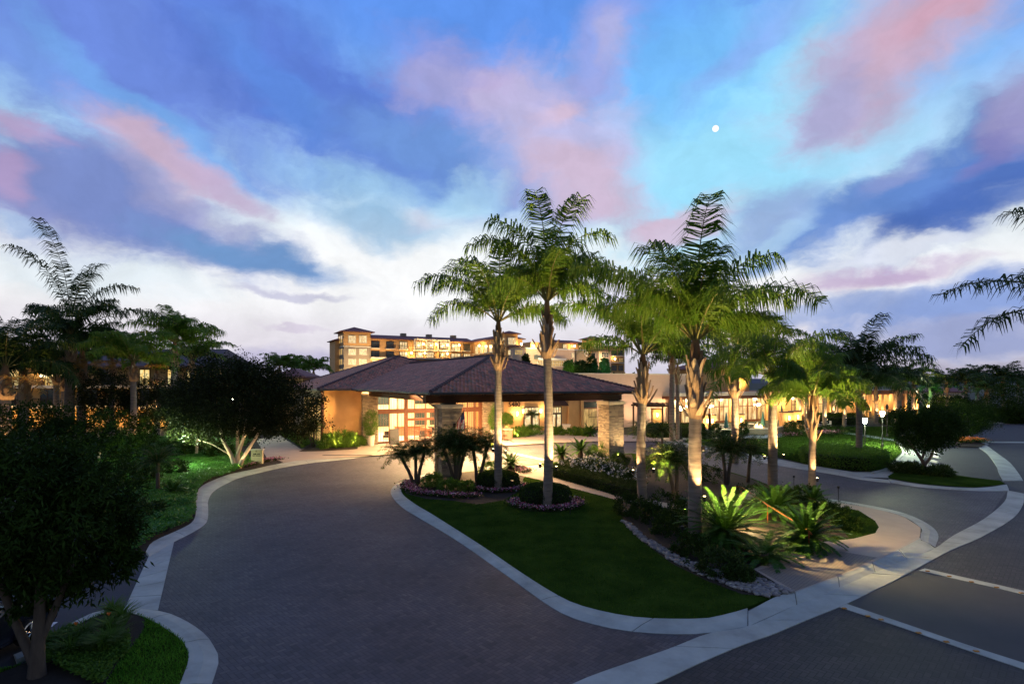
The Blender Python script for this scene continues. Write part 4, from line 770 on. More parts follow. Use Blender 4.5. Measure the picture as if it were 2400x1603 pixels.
m = MB(T2); zc = hz(838.5, 940, 0); m.box(usolve(O2, 869.5, -1), UE, -1.2, 1.98, zc - .35, zc); m.build('terrace_slab', M_cream, ht)
for i in range(5):
    u = U9 + 1 + i * 3.4; MB(T2).box(u, u + 2.0, 1.88, 1.99, zc - 4.2, zc - .9).build('arched_window', M_win if i < 2 else M_win2, ht)
# side wing coming forward to the middle tower
MB(T2).box(UE, UE + 9, -20, 14, ZB, ze - .25).build('wall', M_stucco, ht); hip(T2, UE, UE + 9, -20, 14, ze, 1.7, .9, ht)
for k in range(5):
    v = -18.5 + k * 4
    for z in (ze - 4.6, ze - 8.4): winl(v, v + 2.2, z, z + 2.6, UE, M_win); b_ = MB(T2).box(UE - 1.3, UE - .02, v - .5, v + 2.8, z - .4, z - .1).build('balcony', M_cream, ht)
ua, ub = usolve(O2, 1186, -24), usolve(O2, 1213.5, -24); zt = hz(780.7, 1186, -24); MB(T2).box(ua, ub, -24, -19.9, ZB, zt - .25).build('tower', M_stucco, ht); hip(T2, ua, ub, -24, -19.9, zt, 1.0, .9, ht); win(1191, 1208, 792, 807, -24, M_win, M_cream, 5); winl(-23, -21.6, hz(807, 1186, -24), hz(792, 1186, -24), ua, M_win)
uc_, ud = usolve(O2, 1202, -27), usolve(O2, 1231, -27); zt2 = hz(811, 1202, -27); MB(T2).box(uc_, ud, -27, -20.5, ZB, zt2 - .25).build('wall', M_beige, ht); hip(T2, uc_, ud, -27, -20.5, zt2, .7, .7, ht); win(1206.5, 1224, 820, 831, -27, M_win2, M_cream, 4); winl(-25.5, -23.5, hz(831, 1202, -27), hz(820, 1202, -27), uc_, M_win)
# terrace block
ue, uf = usolve(O2, 1232, -22), usolve(O2, 1390, -22); zp = hz(818, 1244, -22); MB(T2).box(ue, uf, -22, -6, ZB, zp).build('terrace_block', M_beige, ht); MB(T2).box(ue - .1, uf + .1, -22.2, -5.9, zp, zp + .45).build('terrace_coping', M_white, ht)
u1_ = usolve(O2, 1350, -22.6); MB(T2).box(u1_, usolve(O2, 1388, -22.6), -22.9, -22.01, ZB, zp - .01).build('terrace_bay', M_taupe, ht)
m = MB(T2); ur = usolve(O2, 1374, -23); zr_ = hz(829, 1374, -23); m.tube([(ur + .75 * math.cos(a * .3491), -22.98, zr_ + .75 * math.sin(a * .3491)) for a in range(19)], .16, 6); m.build('ring_ornament', M_white, ht)
u0, u1 = usolve(O2, 1256, -23), usolve(O2, 1323, -23); z0 = hz(843, 1256, -23); MB(T2).box(u0, u1, -24.4, -22.01, z0, z0 + .6).build('porch_roof', M_white, ht); win(1260, 1285, 845.5, 857, -22.3, M_win2, M_white, 5); win(1290, 1320, 845.5, 858, -22.3, M_win2, M_white, 6); win(1340, 1345, 828, 837, -22, M_win, M_cream, 2)
ug = usolve(O2, 1244, -14); uh = usolve(O2, 1372, -14); zu = hz(802, 1300, -14); MB(T2).box(ug, uh, -14, -6.5, zp + .46, zu - .25).build('penthouse', M_stucco, ht); hip(T2, ug + 8, uh, -14, -6.5, zu, 1.2, 1.0, ht)
for k in range(6): p0 = 1262 + k * 19; win(p0, p0 + 9, 807, 816, -14, M_win if k % 2 else M_win2, M_wood, 2)
# right tower and wing
ui, uj = usolve(O2, 1388, -25), usolve(O2, 1411, -25); zt = hz(792.5, 1388, -25); MB(T2).box(ui, uj, -25, -18.5, ZB, zt - .25).build('tower', M_stucco, ht); hip(T2, ui, uj, -25, -18.5, zt, 1.0, .9, ht); win(1391.5, 1406, 801, 815, -25, M_win, M_cream, 4)
uk, ul = usolve(O2, 1404, -29), usolve(O2, 1432, -29); zt = hz(821, 1404, -29); MB(T2).box(uk, ul, -29, -22.2, ZB, zt - .25).build('wall', M_beige, ht); hip(T2, uk, ul, -29, -22.2, zt, .7, .8, ht); win(1410, 1425, 827, 837, -29, M_dwin, M_cream, 4); winl(-26.8, -24.6, hz(837, 1404, -29), hz(827, 1404, -29), uk, M_dwin)
um2, un = uj + .01, usolve(O2, 1464, -22); zt = hz(812, 1411, -22); MB(T2).box(um2, un, -22, -12, ZB, zt - .25).build('wall', M_stucco, ht); hip(T2, um2, un, -22, -12, zt, 1.0, .9, ht)
for p0, p1 in ((1434, 1444), (1450, 1459)):
    for f_, (y0, y1) in enumerate(((822, 832), (840, 848), (857, 868))): win(p0, p1, y0, y1, -22, M_win2 if f_ == 1 else M_dwin, M_wood, 3)
for y in (833, 849.5): balcony(1431, 1464, y, -22, 1.6)
HB = [(992.5, 806.5), (1022.5, 807), (1049, 808.5), (1076.5, 809), (964.8, 827), (996, 828), (1049, 829), (892.5, 846), (1123, 810), (1150, 806), (1135.5, 829), (1222.5, 806), (1251, 810), (1259, 813), (1347, 811), (1383, 810), (1441.5, 841)]
for px, py in HB:
    v = 0.1 if px < 1110 else (-6 if px < 1160 else (-24.5 if px < 1230 else (-15 if px < 1400 else -23.2))); u = usolve(O2, px, v); Y = Yof(O2, u, v); c = T2(u, v, zat(py, Y))
    MB().lathe([(.1, -.28), (.28, -.1), (.28, .1), (.1, .28)], c, 10).build('wall_lamp', M_bulb, ht); light('POINT', (c[0] - .3, c[1] - .6, c[2] - .2), 150, (1, .66, .24), ht, size=.3)
c = T2(usolve(O2, 1238, -20), -24, zp + 1.0); light('POINT', c, 60, (.35, 1, .4), ht, size=.3)
for px, y, e in ((840, 868, 500), (900, 868, 500), (1300, 862, 800), (1420, 866, 600)):
    v = -8 if px < 1200 else -34; u = usolve(O2, px, v); light('SPOT', T2(u, v, zat(868, Yof(O2, u, v)) ), e * 3, (1, .7, .36), ht, size=.3, spot=110, blend=1, target=T2(u, v + 9, 16))
# ------------------------------------------------------------------ guest-room building on the left
YB = 87.0
gb = thing('guest_room_building', 'long ochre two-storey guest-room building with balconies behind the palms', 'building', at(250, 950, YB))
X = lambda px, Y=YB: (px - CX) / F * Y
M_ochre = mat('ochre_stucco', (.42, .26, .10), (.36, .21, .08), 1, .85, .15, 40)
zf1, zf2, zev = zat(903, YB), zat(949, YB), zat(858, YB)
MB().box(X(-160), X(500), YB, YB + 14, 0, zev - .2).build('wall', M_ochre, gb)
MB().add([(X(-170), YB - 1.2, zev), (X(510), YB - 1.2, zev), (X(480), YB + 7, zev + 3), (X(-140), YB + 7, zev + 3), (X(510), YB + 15, zev), (X(-170), YB + 15, zev), (X(-170), YB - 1.2, zev - .3), (X(510), YB - 1.2, zev - .3), (X(510), YB + 15, zev - .3), (X(-170), YB + 15, zev - .3)], [(0, 1, 2, 3), (3, 2, 4, 5), (6, 7, 1, 0), (9, 8, 7, 6), (1, 7, 8, 4), (1, 4, 2), (0, 3, 5), (6, 0, 5, 9)]).build('roof', mat('dark_tile', (.10, .065, .06), (.07, .05, .05), 2, .7), gb)
for z in (zf1, zf2):
    b_ = MB().box(X(-150), X(495), YB - 1.6, YB - .02, z - .45, z).build('balcony', M_cream, gb); m = MB(); m.box(X(-150), X(495), YB - 1.5, YB - 1.44, z + 1.0, z + 1.06)
    n = 330; [m.box(X(-150) + i * (X(495) - X(-150)) / n - .015, X(-150) + i * (X(495) - X(-150)) / n + .015, YB - 1.49, YB - 1.45, z, z + 1.0) for i in range(n)]; m.build('railing', M_black, b_)
M_winy = roomglow('guest_window', (1, .55, .10), (1, .82, .36), 1.0, .9)
for p0, p1, f_, lit in ((22, 45, 1, 1), (99, 127, 1, 1), (134, 146, 1, 1), (329, 351, 1, 1), (394, 415, 1, 1), (240, 262, 1, 0), (97, 127, 0, 0), (20, 40, 0, 0), (330, 352, 0, 0), (200, 228, 0, 0), (395, 418, 0, 1), (440, 462, 1, 1), (-60, -34, 1, 1)):
    z0 = (zf1 if f_ else zf2); w = MB(); w.box(X(p0) - .12, X(p0), YB - .12, YB - .01, z0, z0 + 2.5); w.box(X(p1), X(p1) + .12, YB - .12, YB - .01, z0, z0 + 2.5); w.box(X(p0), X(p1), YB - .12, YB - .01, z0 + 2.36, z0 + 2.5); xm = (X(p0) + X(p1)) / 2; w.box(xm - .05, xm + .05, YB - .1, YB - .03, z0, z0 + 2.36)
    for i in range(1, 4): w.box(X(p0), X(p1), YB - .09, YB - .05, z0 + i * .59 - .015, z0 + i * .59 + .015)
    w = w.build('window', M_wood, gb); MB().box(X(p0), X(p1), YB - .07, YB - .02, z0, z0 + 2.36).build('pane', M_winy if lit else M_dwin, w)
tl = thing('table_lamp', 'glowing white table lamp seen inside an upper guest-room window', 'lamp', (X(106), YB - .5, zf1)); MB().lathe([(.25, 1.3), (.35, 1.3), (.28, 1.75)], (X(106), YB - .5, zf1), 12).build('lamp_shade', emit('lamp_shade', (1, .85, .6), 6), tl); MB().lathe([(.3, 0), (.3, .7), (.05, .75), (.05, 1.3)], (X(106), YB - .5, zf1), 10).build('base', M_wood, tl)
light('POINT', (X(106), YB - 1.2, zf1 + 1.6), 60, (1, .7, .3), tl, size=.2)
for px in (60, 190, 300, 380): light('POINT', (X(px), YB - 3.2, 1.2), 160, (1, .64, .22), gb, size=.15)
sr = thing('small_tiled_roof', 'small red tiled roof peeking out above the round tree', 'building', at(690, 900, 82)); c = at(690, 885, 82); MB().box(c[0] - 3, c[0] + 1.2, 82, 88, 0, c[2]).build('wall', M_stucco, sr); hip(lambda u, v, z: (c[0] + u, 82 + v, z), -3, 1.2, 0, 6, c[2] + .2, 1.2, .6, sr)
# far houses low on the right
fh = thing('far_house', 'distant low house with a dull red roof beyond the palms', 'house', at(2170, 950, 190)); c = at(2170, 950, 190); MB().box(c[0], c[0] + 14, 190, 199, 0, 3.6).build('wall', M_beige, fh); hip(lambda u, v, z: (c[0] + u, 190 + v, z), 0, 14, 0, 9, 3.8, 1.8, .6, fh); MB().box(c[0] + 3, c[0] + 8, 189.85, 189.98, 1, 2.4).build('window', M_win, fh)
# ------------------------------------------------------------------ palms and other plants
def frond(L_, e0, e1, az_, n, lmax, lw, droop, rg, start=.18, pet=.045, plum=.5, fwd=(.08, .5)):
    tt = np.linspace(0, 1, 13); ee = R(e0) + (R(e1) - R(e0)) * tt ** 1.6; ds = L_ / 12; hor = np.r_[0, np.cumsum(np.cos(ee[:-1]) * ds)]; ver = np.r_[0, np.cumsum(np.sin(ee[:-1]) * ds)]
    ca, sa = math.cos(R(az_)), math.sin(R(az_)); C = np.stack([hor * ca, hor * sa, ver], 1); S = np.array([-sa, ca, 0.0])
    V = []; Q = []
    T_ = np.gradient(C, axis=0); T_ = unit(T_); Nn = np.cross(T_, S); rad = pet * (1 - tt) + .006
    ring = np.stack([C + S * rad[:, None], C + Nn * rad[:, None], C - S * rad[:, None], C - Nn * rad[:, None]], 1).reshape(-1, 3)
    V.append(ring); i = np.arange(12)[:, None] * 4; k = np.arange(4)[None]; RQ = np.stack([i + k, i + (k + 1) % 4, i + 4 + (k + 1) % 4, i + 4 + k], -1).reshape(-1, 4)
    t = np.sort(rg.uniform(start, 1.0, 2 * n)); sd = np.where(np.arange(2 * n) % 2 == 0, 1.0, -1.0)[:, None]
    P = np.stack([np.interp(t, tt, C[:, j]) for j in range(3)], 1); Tn = unit(np.stack([np.interp(t, tt, T_[:, j]) for j in range(3)], 1)); Nv = np.cross(Tn, S)
    f = fwd[0] + (fwd[1] - fwd[0]) * t[:, None]; D = unit(sd * S + Tn * f + Nv * rg.uniform(-plum, plum, (2 * n, 1)))
    ln = (lmax * np.sin(np.pi * (.16 + .72 * (t - start) / (1 - start))) ** .5 * rg.uniform(.8, 1.1, 2 * n))[:, None]
    mid = P + D * ln * .5; D2 = unit(D * (1 - droop) + np.array([0, 0, -1.0]) * droop * rg.uniform(.6, 1.3, (2 * n, 1))); tip = mid + D2 * ln * .55
    wv_ = unit(np.cross(D, Nv + rg.normal(size=(2 * n, 3)) * .25)) * lw / 2
    V2 = np.stack([P - wv_ * .6, P + wv_ * .6, mid + wv_, mid - wv_, tip + wv_ * .15, tip - wv_ * .15], 1).reshape(-1, 3); b = np.arange(2 * n)[:, None] * 6
    LQ = np.concatenate([b + np.array([[0, 1, 2, 3]]), b + np.array([[3, 2, 4, 5]])])
    return ring, RQ, V2, LQ
def fronds(specs, base, rg, lmax, lw, droop, n, m_, parent, name='crown', stem=None, **kw):
    RV, RQ, LV, LQ = [], [], [], []; a = c = 0
    for (az_, e0, e1, L_) in specs:
        r, rq, l, lq = frond(L_, e0, e1, az_, n, lmax, lw, droop, rg, **kw); o = np.array(base) + np.array([math.cos(R(az_)), math.sin(R(az_)), 0]) * .10
        RV.append(r + o); RQ.append(rq + a); a += len(r); LV.append(l + o); LQ.append(lq + c); c += len(l)
    cr_ = npmesh(name, np.concatenate(LV), np.concatenate(LQ), m_, parent); npmesh('rachis', np.concatenate(RV), np.concatenate(RQ), stem or M_rachis, cr_); return cr_
M_rachis = mat('frond_stem', (.20, .17, .05), (.14, .13, .035), 2, .5)
def randfronds(n, L_, rg, lo=22, hi=82, fall=95):
    out = []
    for i in range(n):
        k = (i + .5) / n; e0 = lo + (hi - lo) * k; out.append((i * 137.5 + rg.uniform(-20, 20), e0 + rg.uniform(-6, 6), e0 - fall * rg.uniform(.75, 1.15), L_ * rg.uniform(.82, 1.08) * (1 if k < .9 else .85)))
    return out
def uplight(parent, c, r, z, ang, e, lean=.0, spot=84, tint=(1, .62, .25)):
    d = np.array([math.cos(R(ang)), math.sin(R(ang))]); q = np.array(c[:2]) + d * (r + .40)
    m = MB(); m.tube([(c[0] + d[0] * r * .8, c[1] + d[1] * r * .8, z - .12), (q[0], q[1], z - .12)], .02, 6); m.lathe([(.05, -.22), (.08, -.18), (.08, .0), (.06, .0)], (q[0], q[1], z), 10); f = m.build('uplight', M_black, parent)
    MB().lathe([(.055, .004), (.055, .012)], (q[0], q[1], z), 10).build('lens', M_lens, f)
    light('SPOT', (q[0], q[1], z + .03), e * 1.5, tint, parent, size=.05, spot=spot, blend=.6, target=(c[0] + d[0] * r * .2, c[1] + d[1] * r * .2, z + 4.5))
def palm(px, Y, ybase, yb0, yb1, r, label, spec=(), nf=12, L_=5.2, seed=1, up=(), m_=None, lmax=1.4, lw=.07, nl=84, boots=34, spear=None, lo=22, hi=80, fall=95, group='queen palms', bulge=1.5, shaft=.9, dz=0.0, plume=3):
    rg = np.random.default_rng(seed); rr = random.Random(seed); x = (px - CX) / F * Y; z0 = 0.0; zb0, zb1 = zat(yb0, Y), zat(yb1, Y)
    t_ = thing('palm_tree', label, 'palm tree', (x, Y, z0), group); c = (x, Y)
    lean = rr.uniform(-.12, .12); pts = []; rad = []; n = 46
    for i in range(n + 1):
        k = i / n; z = z0 - .1 + (zb0 + .3 - z0) * k; pts.append((x + lean * math.sin(k * 3.1), Y, z)); rad.append(r * (1.12 - .18 * k) * (1 + .035 * math.sin(i * 2.2) + rr.uniform(-.025, .025)))
    MB().tube(pts, rad, 14).build('trunk', M_bark, t_, smooth=True)
    if boots:
        hb_ = max(zb1 - zb0, .3); m = MB(); m.tube([(x, Y, zb0 - .1), (x, Y, zb0 + hb_ * .15), (x, Y, zb0 + hb_ * .6), (x, Y, zb1 + .25)], [r * .95, r * (bulge - .2), r * 1.12, r * .75], 12); core = m.build('leaf_bases', M_boot, t_)
        m = MB()
        for i in range(boots):
            k = i / boots; a = i * 2.4 + rr.uniform(-.3, .3); z = zb0 - .05 + hb_ * k * .95; rb = r * (bulge - .12 + (.85 - bulge) * k); ln = rr.uniform(.55, .95) * min(1, .45 + hb_ * .3); w = rr.uniform(.11, .19) * (r / .24); til = rr.uniform(.06, .32) + (.25 if k < .15 else 0); ca, sa = math.cos(a), math.sin(a)
            vs = []; cur_ = rr.uniform(-.25, .35)
            for j in range(4):
                q = j / 3; ro = rb + ln * til * q + cur_ * .12 * math.sin(q * 3); zz_ = z + ln * q * .95; ww = w * (1 - .75 * q ** 1.5)
                for s_, dr in ((-1, -.05), (0, .03), (1, -.05)): vs.append((x + (ro + dr) * ca - s_ * ww * sa, Y + (ro + dr) * sa + s_ * ww * ca, zz_))
            m.add(vs, [(j * 3 + q, j * 3 + q + 1, j * 3 + q + 4, j * 3 + q + 3) for j in range(3) for q in range(2)])
        m.build('leaf_base', M_boot, core)
    MB().tube([(x, Y, zb1 - .1), (x, Y, zb1 + shaft * .6), (x, Y, zb1 + shaft)], [r * .95, r * .62, r * .4], 10).build('crown_shaft', M_shaft, t_, smooth=True)
    nf = nf and nf + 2; sp = list(spec) + randfronds(nf, L_, rg, lo, hi, fall) + [(rg.uniform(0, 360), rg.uniform(66, 84), rg.uniform(-40, 0), L_ * rg.uniform(.85, 1.1)) for _ in range(plume)]
    if sp: fronds(sp, (x, Y, zb1 + shaft * .75 + dz), rg, lmax, lw, .64, nl, m_ or M_frond, t_)
    for (py, ang, e) in up: uplight(t_, c, r, zat(py, Y), ang, e)
    if len(up) == 1: uplight(t_, c, r, zat(up[0][0], Y), up[0][1] + 165, up[0][2] * .8)  # second fixture added opposite, to light the crown evenly
    return t_
# the eight big ones on and round the island
palm(1168, 36.0, 1140, 866, 778, .235, 'tall palm rising from the farther clipped round hedge', [(183, 62, -55, 6.6), (172, 40, -75, 5.0), (150, 75, -25, 6.2), (275, 86, -10, 6.0), (230, 78, -30, 5.6), (60, 74, 0, 6.0), (8, 28, -50, 4.6), (350, 62, -60, 5.4)], 5, 5.2, 11, [(1054, 318, 170)], lo=30)
palm(1282, 31.0, 1160, 837, 756, .24, 'tallest palm rising from the nearer clipped round hedge', [(178, 74, -45, 6.2), (255, 89, -5, 6.6), (80, 86, 0, 6.0), (200, 84, -10, 5.8), (330, 82, -40, 5.6), (300, 86, 0, 6.2), (2, 66, -78, 4.8), (15, 76, -70, 5.2), (190, 52, -80, 3.8), (350, 40, -80, 3.4)], 2, 4.2, 23, [(1090, 318, 170)], shaft=1.6, lo=50, plume=1)
palm(1507, 32.2, 1185, 944, 858, .245, 'bushy palm with bulging leaf bases right of the canopy', [(181, 58, -30, 6.2), (172, 74, 0, 5.8), (270, 82, -10, 6.0), (60, 78, -15, 6.0), (10, 62, -50, 5.8), (355, 45, -70, 5.0)], 4, 4.6, 31, [(1096, 322, 170), (1100, 200, 60)], lo=25)
palm(1630, 25.0, 1268, 978, 838, .275, 'thickest palm with one upright feather frond by the big cycads', [(180, 57, -18, 6.6), (262, 88, 0, 6.9), (100, 84, 0, 5.6), (215, 80, -10, 5.4), (320, 78, -20, 5.2), (2, 52, -52, 6.6), (12, 38, -60, 5.0), (340, 60, -50, 4.6), (165, 62, -15, 5.4)], 3, 4.6, 47, [(1156, 285, 170)], lmax=1.5, lw=.06, nl=105, shaft=1.0, lo=35)
palm(1722, 49.0, 1090, 930, 851, .30, 'palm with rounded leaf-base cup behind the cycads', [(0, 60, -60, 6.5), (180, 60, -60, 6.5)], 12, 6.0, 53, [(1050, 318, 240)], lmax=1.2)
palm(1811, 38.0, 1140, 947, 908, .29, 'heavy-crowned palm with floodlit lower trunk by the drive', [(180, 50, -70, 5.4), (0, 50, -70, 5.4)], 14, 5.2, 61, [(1063, 318, 180), (1068, 200, 60)], lo=10, hi=75, fall=110)
palm(1905, 34.3, 1167, 1030, 960, .20, 'young palm with curled leaf bases and a thin upright new spear', [(200, 40, -60, 3.4), (340, 45, -55, 3.4), (170, 30, -50, 3.2), (10, 30, -60, 3.2)], 9, 3.4, 71, [(1116, 265, 120)], boots=12, lmax=.9, lo=15, hi=70, shaft=1.2, bulge=1.3)
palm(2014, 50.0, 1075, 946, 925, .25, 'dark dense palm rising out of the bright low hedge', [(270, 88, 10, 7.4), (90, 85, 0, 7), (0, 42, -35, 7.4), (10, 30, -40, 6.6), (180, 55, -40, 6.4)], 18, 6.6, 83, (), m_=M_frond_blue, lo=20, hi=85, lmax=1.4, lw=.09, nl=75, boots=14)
for px, Y, ang, e in ((1168, 36.0, 300, 110), (1282, 31.0, 310, 110), (1507, 32.2, 305, 120), (1630, 25.0, 235, 100), (1722, 49.0, 290, 150), (1811, 38.0, 290, 130), (1905, 34.3, 290, 90)):
    x = (px - CX) / F * Y; gx, gy = x + 1.75 * math.cos(R(ang)), Y + 1.75 * math.sin(R(ang)); zt_ = 1.0
    t_ = thing('added_spotlight', 'small black added ground spotlight aimed up the %s' % {1168: 'trunk in the farther round hedge', 1282: 'trunk in the nearer round hedge', 1507: 'bushy palm right of the canopy', 1630: 'thickest palm', 1722: 'striped palm behind the cycads', 1811: 'heavy-crowned palm by the drive', 1905: 'young palm'}[px], 'spotlight', (gx, gy, .1), 'added palm spotlights'); MB().tube([(gx, gy, .1), (gx, gy, zt_ - .1)], .02, 6).build('stake', M_black, t_); MB().lathe([(.05, -.12), (.07, -.05), (.07, .03)], (gx, gy, zt_), 10).build('housing', M_black, t_)
    light('SPOT', (gx, gy, zt_ + .05), e * 15, (1, .72, .32), t_, size=.05, spot=52, blend=.8, target=(x, Y, zt_ + 7.5))  # ground spots added to brighten the palm trunks and crowns
# middle distance
MID = [(1576, 66.6, 876, 848, .30, 'slim double palm left of the thickest trunk', 0), (1588, 68, 900, 868, .22, 'thin second stem of the double palm', 0), (1934, 82, 925, 905, .28, 'first floodlit palm along the restaurant front', 1), (1890, 88, 930, 905, .28, 'floodlit palm half hidden behind the young palm', 1), (1978, 86, 940, 915, .26, 'second floodlit palm along the restaurant front', 1), (2053, 96, 945, 915, .28, 'floodlit palm between the two lamp posts', 1),
       (2095, 118, 925, 905, .34, 'floodlit palm at the far end of the restaurant', 1), (2108, 100, 938, 900, .36, 'unlit palm with ragged leaf bases past the restaurant', 0), (2141, 104, 930, 905, .30, 'palm with drooping stems above the right round tree', 1), (1953, 100, 935, 915, .28, 'palm deep in the restaurant row', 1), (1873, 102, 935, 912, .28, 'palm deep behind the wide lamp piers', 1)]
for i, (px, Y, b0, b1, r, lab, lit) in enumerate(MID):
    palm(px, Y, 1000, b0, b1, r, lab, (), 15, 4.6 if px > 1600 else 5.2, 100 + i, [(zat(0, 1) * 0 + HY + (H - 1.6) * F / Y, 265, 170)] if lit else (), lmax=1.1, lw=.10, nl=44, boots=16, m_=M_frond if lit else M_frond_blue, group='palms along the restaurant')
for i, (px, Y, yt, r, lab) in enumerate(((2219, 125, 905, .3, 'leftmost dark palm of the distant right-hand clump'), (2264, 120, 904, .3, 'second dark palm of the distant clump'), (2313, 108, 922, .35, 'pale-trunked lit palm in the distant clump'), (2351, 112, 895, .3, 'wind-bent palm rising tallest in the distant clump'), (2180, 135, 915, .28, 'small palm with a green lit crown far right'), (2290, 128, 895, .3, 'palm between the second and the lit palm far right'), (2385, 130, 905, .3, 'dark palm at the right edge of the distant clump'))):
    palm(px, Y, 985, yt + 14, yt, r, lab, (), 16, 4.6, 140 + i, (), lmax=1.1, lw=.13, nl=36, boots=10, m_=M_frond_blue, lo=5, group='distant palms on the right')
c = at(2313, 955, 106); light('SPOT', (c[0], 105.5, .6), 500, (.8, 1, .6), None, size=.1, spot=70, blend=1, target=(c[0], 108, 6), name='garden_or_added_spot')
c = at(2168, 918, 133); light('POINT', (c[0], 132, c[2] - 1.0), 260, (.25, 1, .4), None, size=.2, name='garden_or_added_spot')
# left group
LEFT = [(165, 58, 879, 812, .43, 'tallest palm of the left group with upright fronds', [(280, 89, 15, 12.5), (95, 86, 0, 11), (30, 80, -30, 9.0), (330, 82, -20, 9), (250, 86, 0, 10.5), (0, 68, -78, 7.5), (5, 36, -45, 11.0), (175, 70, -60, 6.5)], 2, 5.5), (193, 60, 900, 845, .38, 'palm standing close behind the tallest left palm', [], 8, 5.5), (312, 56, 893, 862, .27, 'slim pale palm in front of the middle bush', [(180, 50, -50, 6)], 13, 5.2), (409, 70, 858, 822, .36, 'palm with spreading crown right of the guest rooms', [(10, 40, -40, 6.2), (275, 85, 0, 5.5)], 13, 6.0),
        (368, 72, 900, 880, .32, 'stunted palm with a tuft of dry orange fronds', [], 0, 3.0), (12, 50, 935, 890, .46, 'thick palm at the left edge with flame-lit leaf bases', [(10, 72, -30, 10.0), (60, 75, -20, 9), (150, 70, -20, 9)], 6, 7.0), (57, 54, 955, 905, .42, 'dark palm with shaggy trunk near the left edge', [], 8, 5.5), (132, 62, 900, 870, .28, 'thin palm between the lit window and the tall palm', [], 10, 4.8), (150, 64, 915, 890, .25, 'palm with floodlit striped trunk behind the tall palm', [], 8, 4.0), (262, 76, 880, 850, .3, 'palm with pale dead skirt behind the dark bush', [], 14, 5.2), (450, 82, 872, 850, .3, 'palm rising just left of the big round tree', [(20, 50, -40, 6.5)], 13, 5.4)]
for i, (px, Y, b0, b1, r, lab, spec, nf, L_) in enumerate(LEFT):
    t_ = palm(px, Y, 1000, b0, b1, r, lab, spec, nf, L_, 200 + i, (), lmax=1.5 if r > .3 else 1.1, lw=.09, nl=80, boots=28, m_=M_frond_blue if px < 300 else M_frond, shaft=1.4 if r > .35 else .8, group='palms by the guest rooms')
    z = zat(b1, Y); x = (px - CX) / F * Y
    if px == 368: fronds([(a, 70 - (a % 3) * 15, -70, 1.7) for a in range(0, 360, 24)], (x, Y, z + .6), np.random.default_rng(5), .5, .06, .4, 26, M_dryfrond, t_, 'dry_fronds')
    if px in (12, 262, 193): fronds([(a, 15, -80, 3.0 if px != 12 else 4.5) for a in ((20, 350, 320) if px == 12 else (300, 340, 250, 200))], (x, Y, z), np.random.default_rng(6), .8, .07, .3, 40, M_dryfrond, t_, 'dry_fronds')
for px, Y, ang, e, z in ((132, 62, 270, 260, .9), (150, 64, 270, 260, 1.2), (312, 56, 330, 200, 1.0), (20, 50, 290, 600, 1.0), (165, 58, 300, 40, 1.5), (368, 72, 270, 380, 3.0)):
    x = (px - CX) / F * Y; light('SPOT', (x + .6 * math.cos(R(ang)), Y + .6 * math.sin(R(ang)), z), e, (1, .62, .26), None, size=.06, spot=70, blend=.9, target=(x, Y, z + 4), name='garden_or_added_spot')
# far palms peeking over the lobby roof
for i, (px, Y, yt, lab) in enumerate(((655, 120, 862, 'left feathery palm behind the small tiled roof'), (690, 124, 868, 'middle feathery palm behind the small tiled roof'), (735, 118, 872, 'right feathery palm behind the lobby roof corner'))): palm(px, Y, 985, yt + 10, yt + 4, .3, lab, (), 16, 4.6, 260 + i, (), lmax=1.1, lw=.13, nl=40, boots=8, group='palms behind the lobby')
# palm outside the frame whose fronds reach in at the right edge
palm(2640, 17.0, 1450, 860, 790, .25, 'palm at the right whose fronds reach into view', [(181, 30, -32, 5.9), (176, 20, -62, 5.0), (184, 74, -22, 5.5), (0, 40, -40, 4.6), (90, 60, -30, 4.6), (300, 60, -30, 4.4), (45, 70, -20, 4.6), (20, 20, -60, 4)], 0, 4.4, 301, (), m_=M_frond_blue, lmax=.8, lw=.045, nl=80, shaft=.5, plume=0)
# cycads
def sago(px, py, r, h, label, n=60, seed=1, trunk=.35, m_=None, lm=.20, lw=.022, e=(80, -12)):
    rg = np.random.default_rng(seed); c = g(px, py, .1); t_ = thing('cycad', label, 'cycad', c, 'cycads'); MB().lathe([(.22, 0), (.26, trunk * .5), (.18, trunk + .1)], c, 10).build('trunk', M_trunk, t_)
    sp = [(i * 137.5, e[0] + (e[1] - e[0]) * (i / n) ** .8 + rg.uniform(-5, 5), e[0] - 26 + (e[1] - e[0]) * (i / n) ** .8 - 15 + rg.uniform(-8, 8), r * rg.uniform(.85, 1.08)) for i in range(n)]
    fronds(sp, (c[0], c[1], c[2] + trunk), rg, lm * .62, lw * 1.1, .04, 70, m_ or M_sago, t_, 'leaves', stem=M_sago, start=.10, pet=.014, plum=.12, fwd=(.3, .9)); return c
s1 = sago(1700, 1272, 2.15, 2, 'largest cycad, bushy and half in shade beside the thickest palm', 110, 1, .5, lm=.26, lw=.03, e=(78, -28))
s2 = sago(1815, 1212, 1.45, 1, 'bright cycad behind the handrail', 72, 2, .45, lm=.28, lw=.028)
s3 = sago(1890, 1286, 1.55, 1, 'brightly lit cycad in front of the handrail', 90, 3, .5, lm=.25, lw=.03, e=(82, -30))
sago(1790, 1312, 1.5, 1, 'low dark cycad at the edge of the ribbed paving', 40, 4, .2, lm=.28, lw=.028, e=(50, -30))
sago(1316, 1090, 1.15, 1, 'small cycad with a thick stem left of the pair by the pillar', 34, 5, .9, lm=.24, lw=.04)
sago(1360, 1076, 1.25, 1, 'small cycad right of the pair by the pillar', 34, 6, .8, lm=.24, lw=.04)
sago(1197, 1098, 1.2, 1, 'small cycad by the walkway behind the first round hedge', 34, 7, .3, lm=.24, lw=.035)
sago(1905, 1182, 1.0, 1, 'small dark cycad at the foot of the young palm', 30, 8, .3, lm=.24, lw=.03)
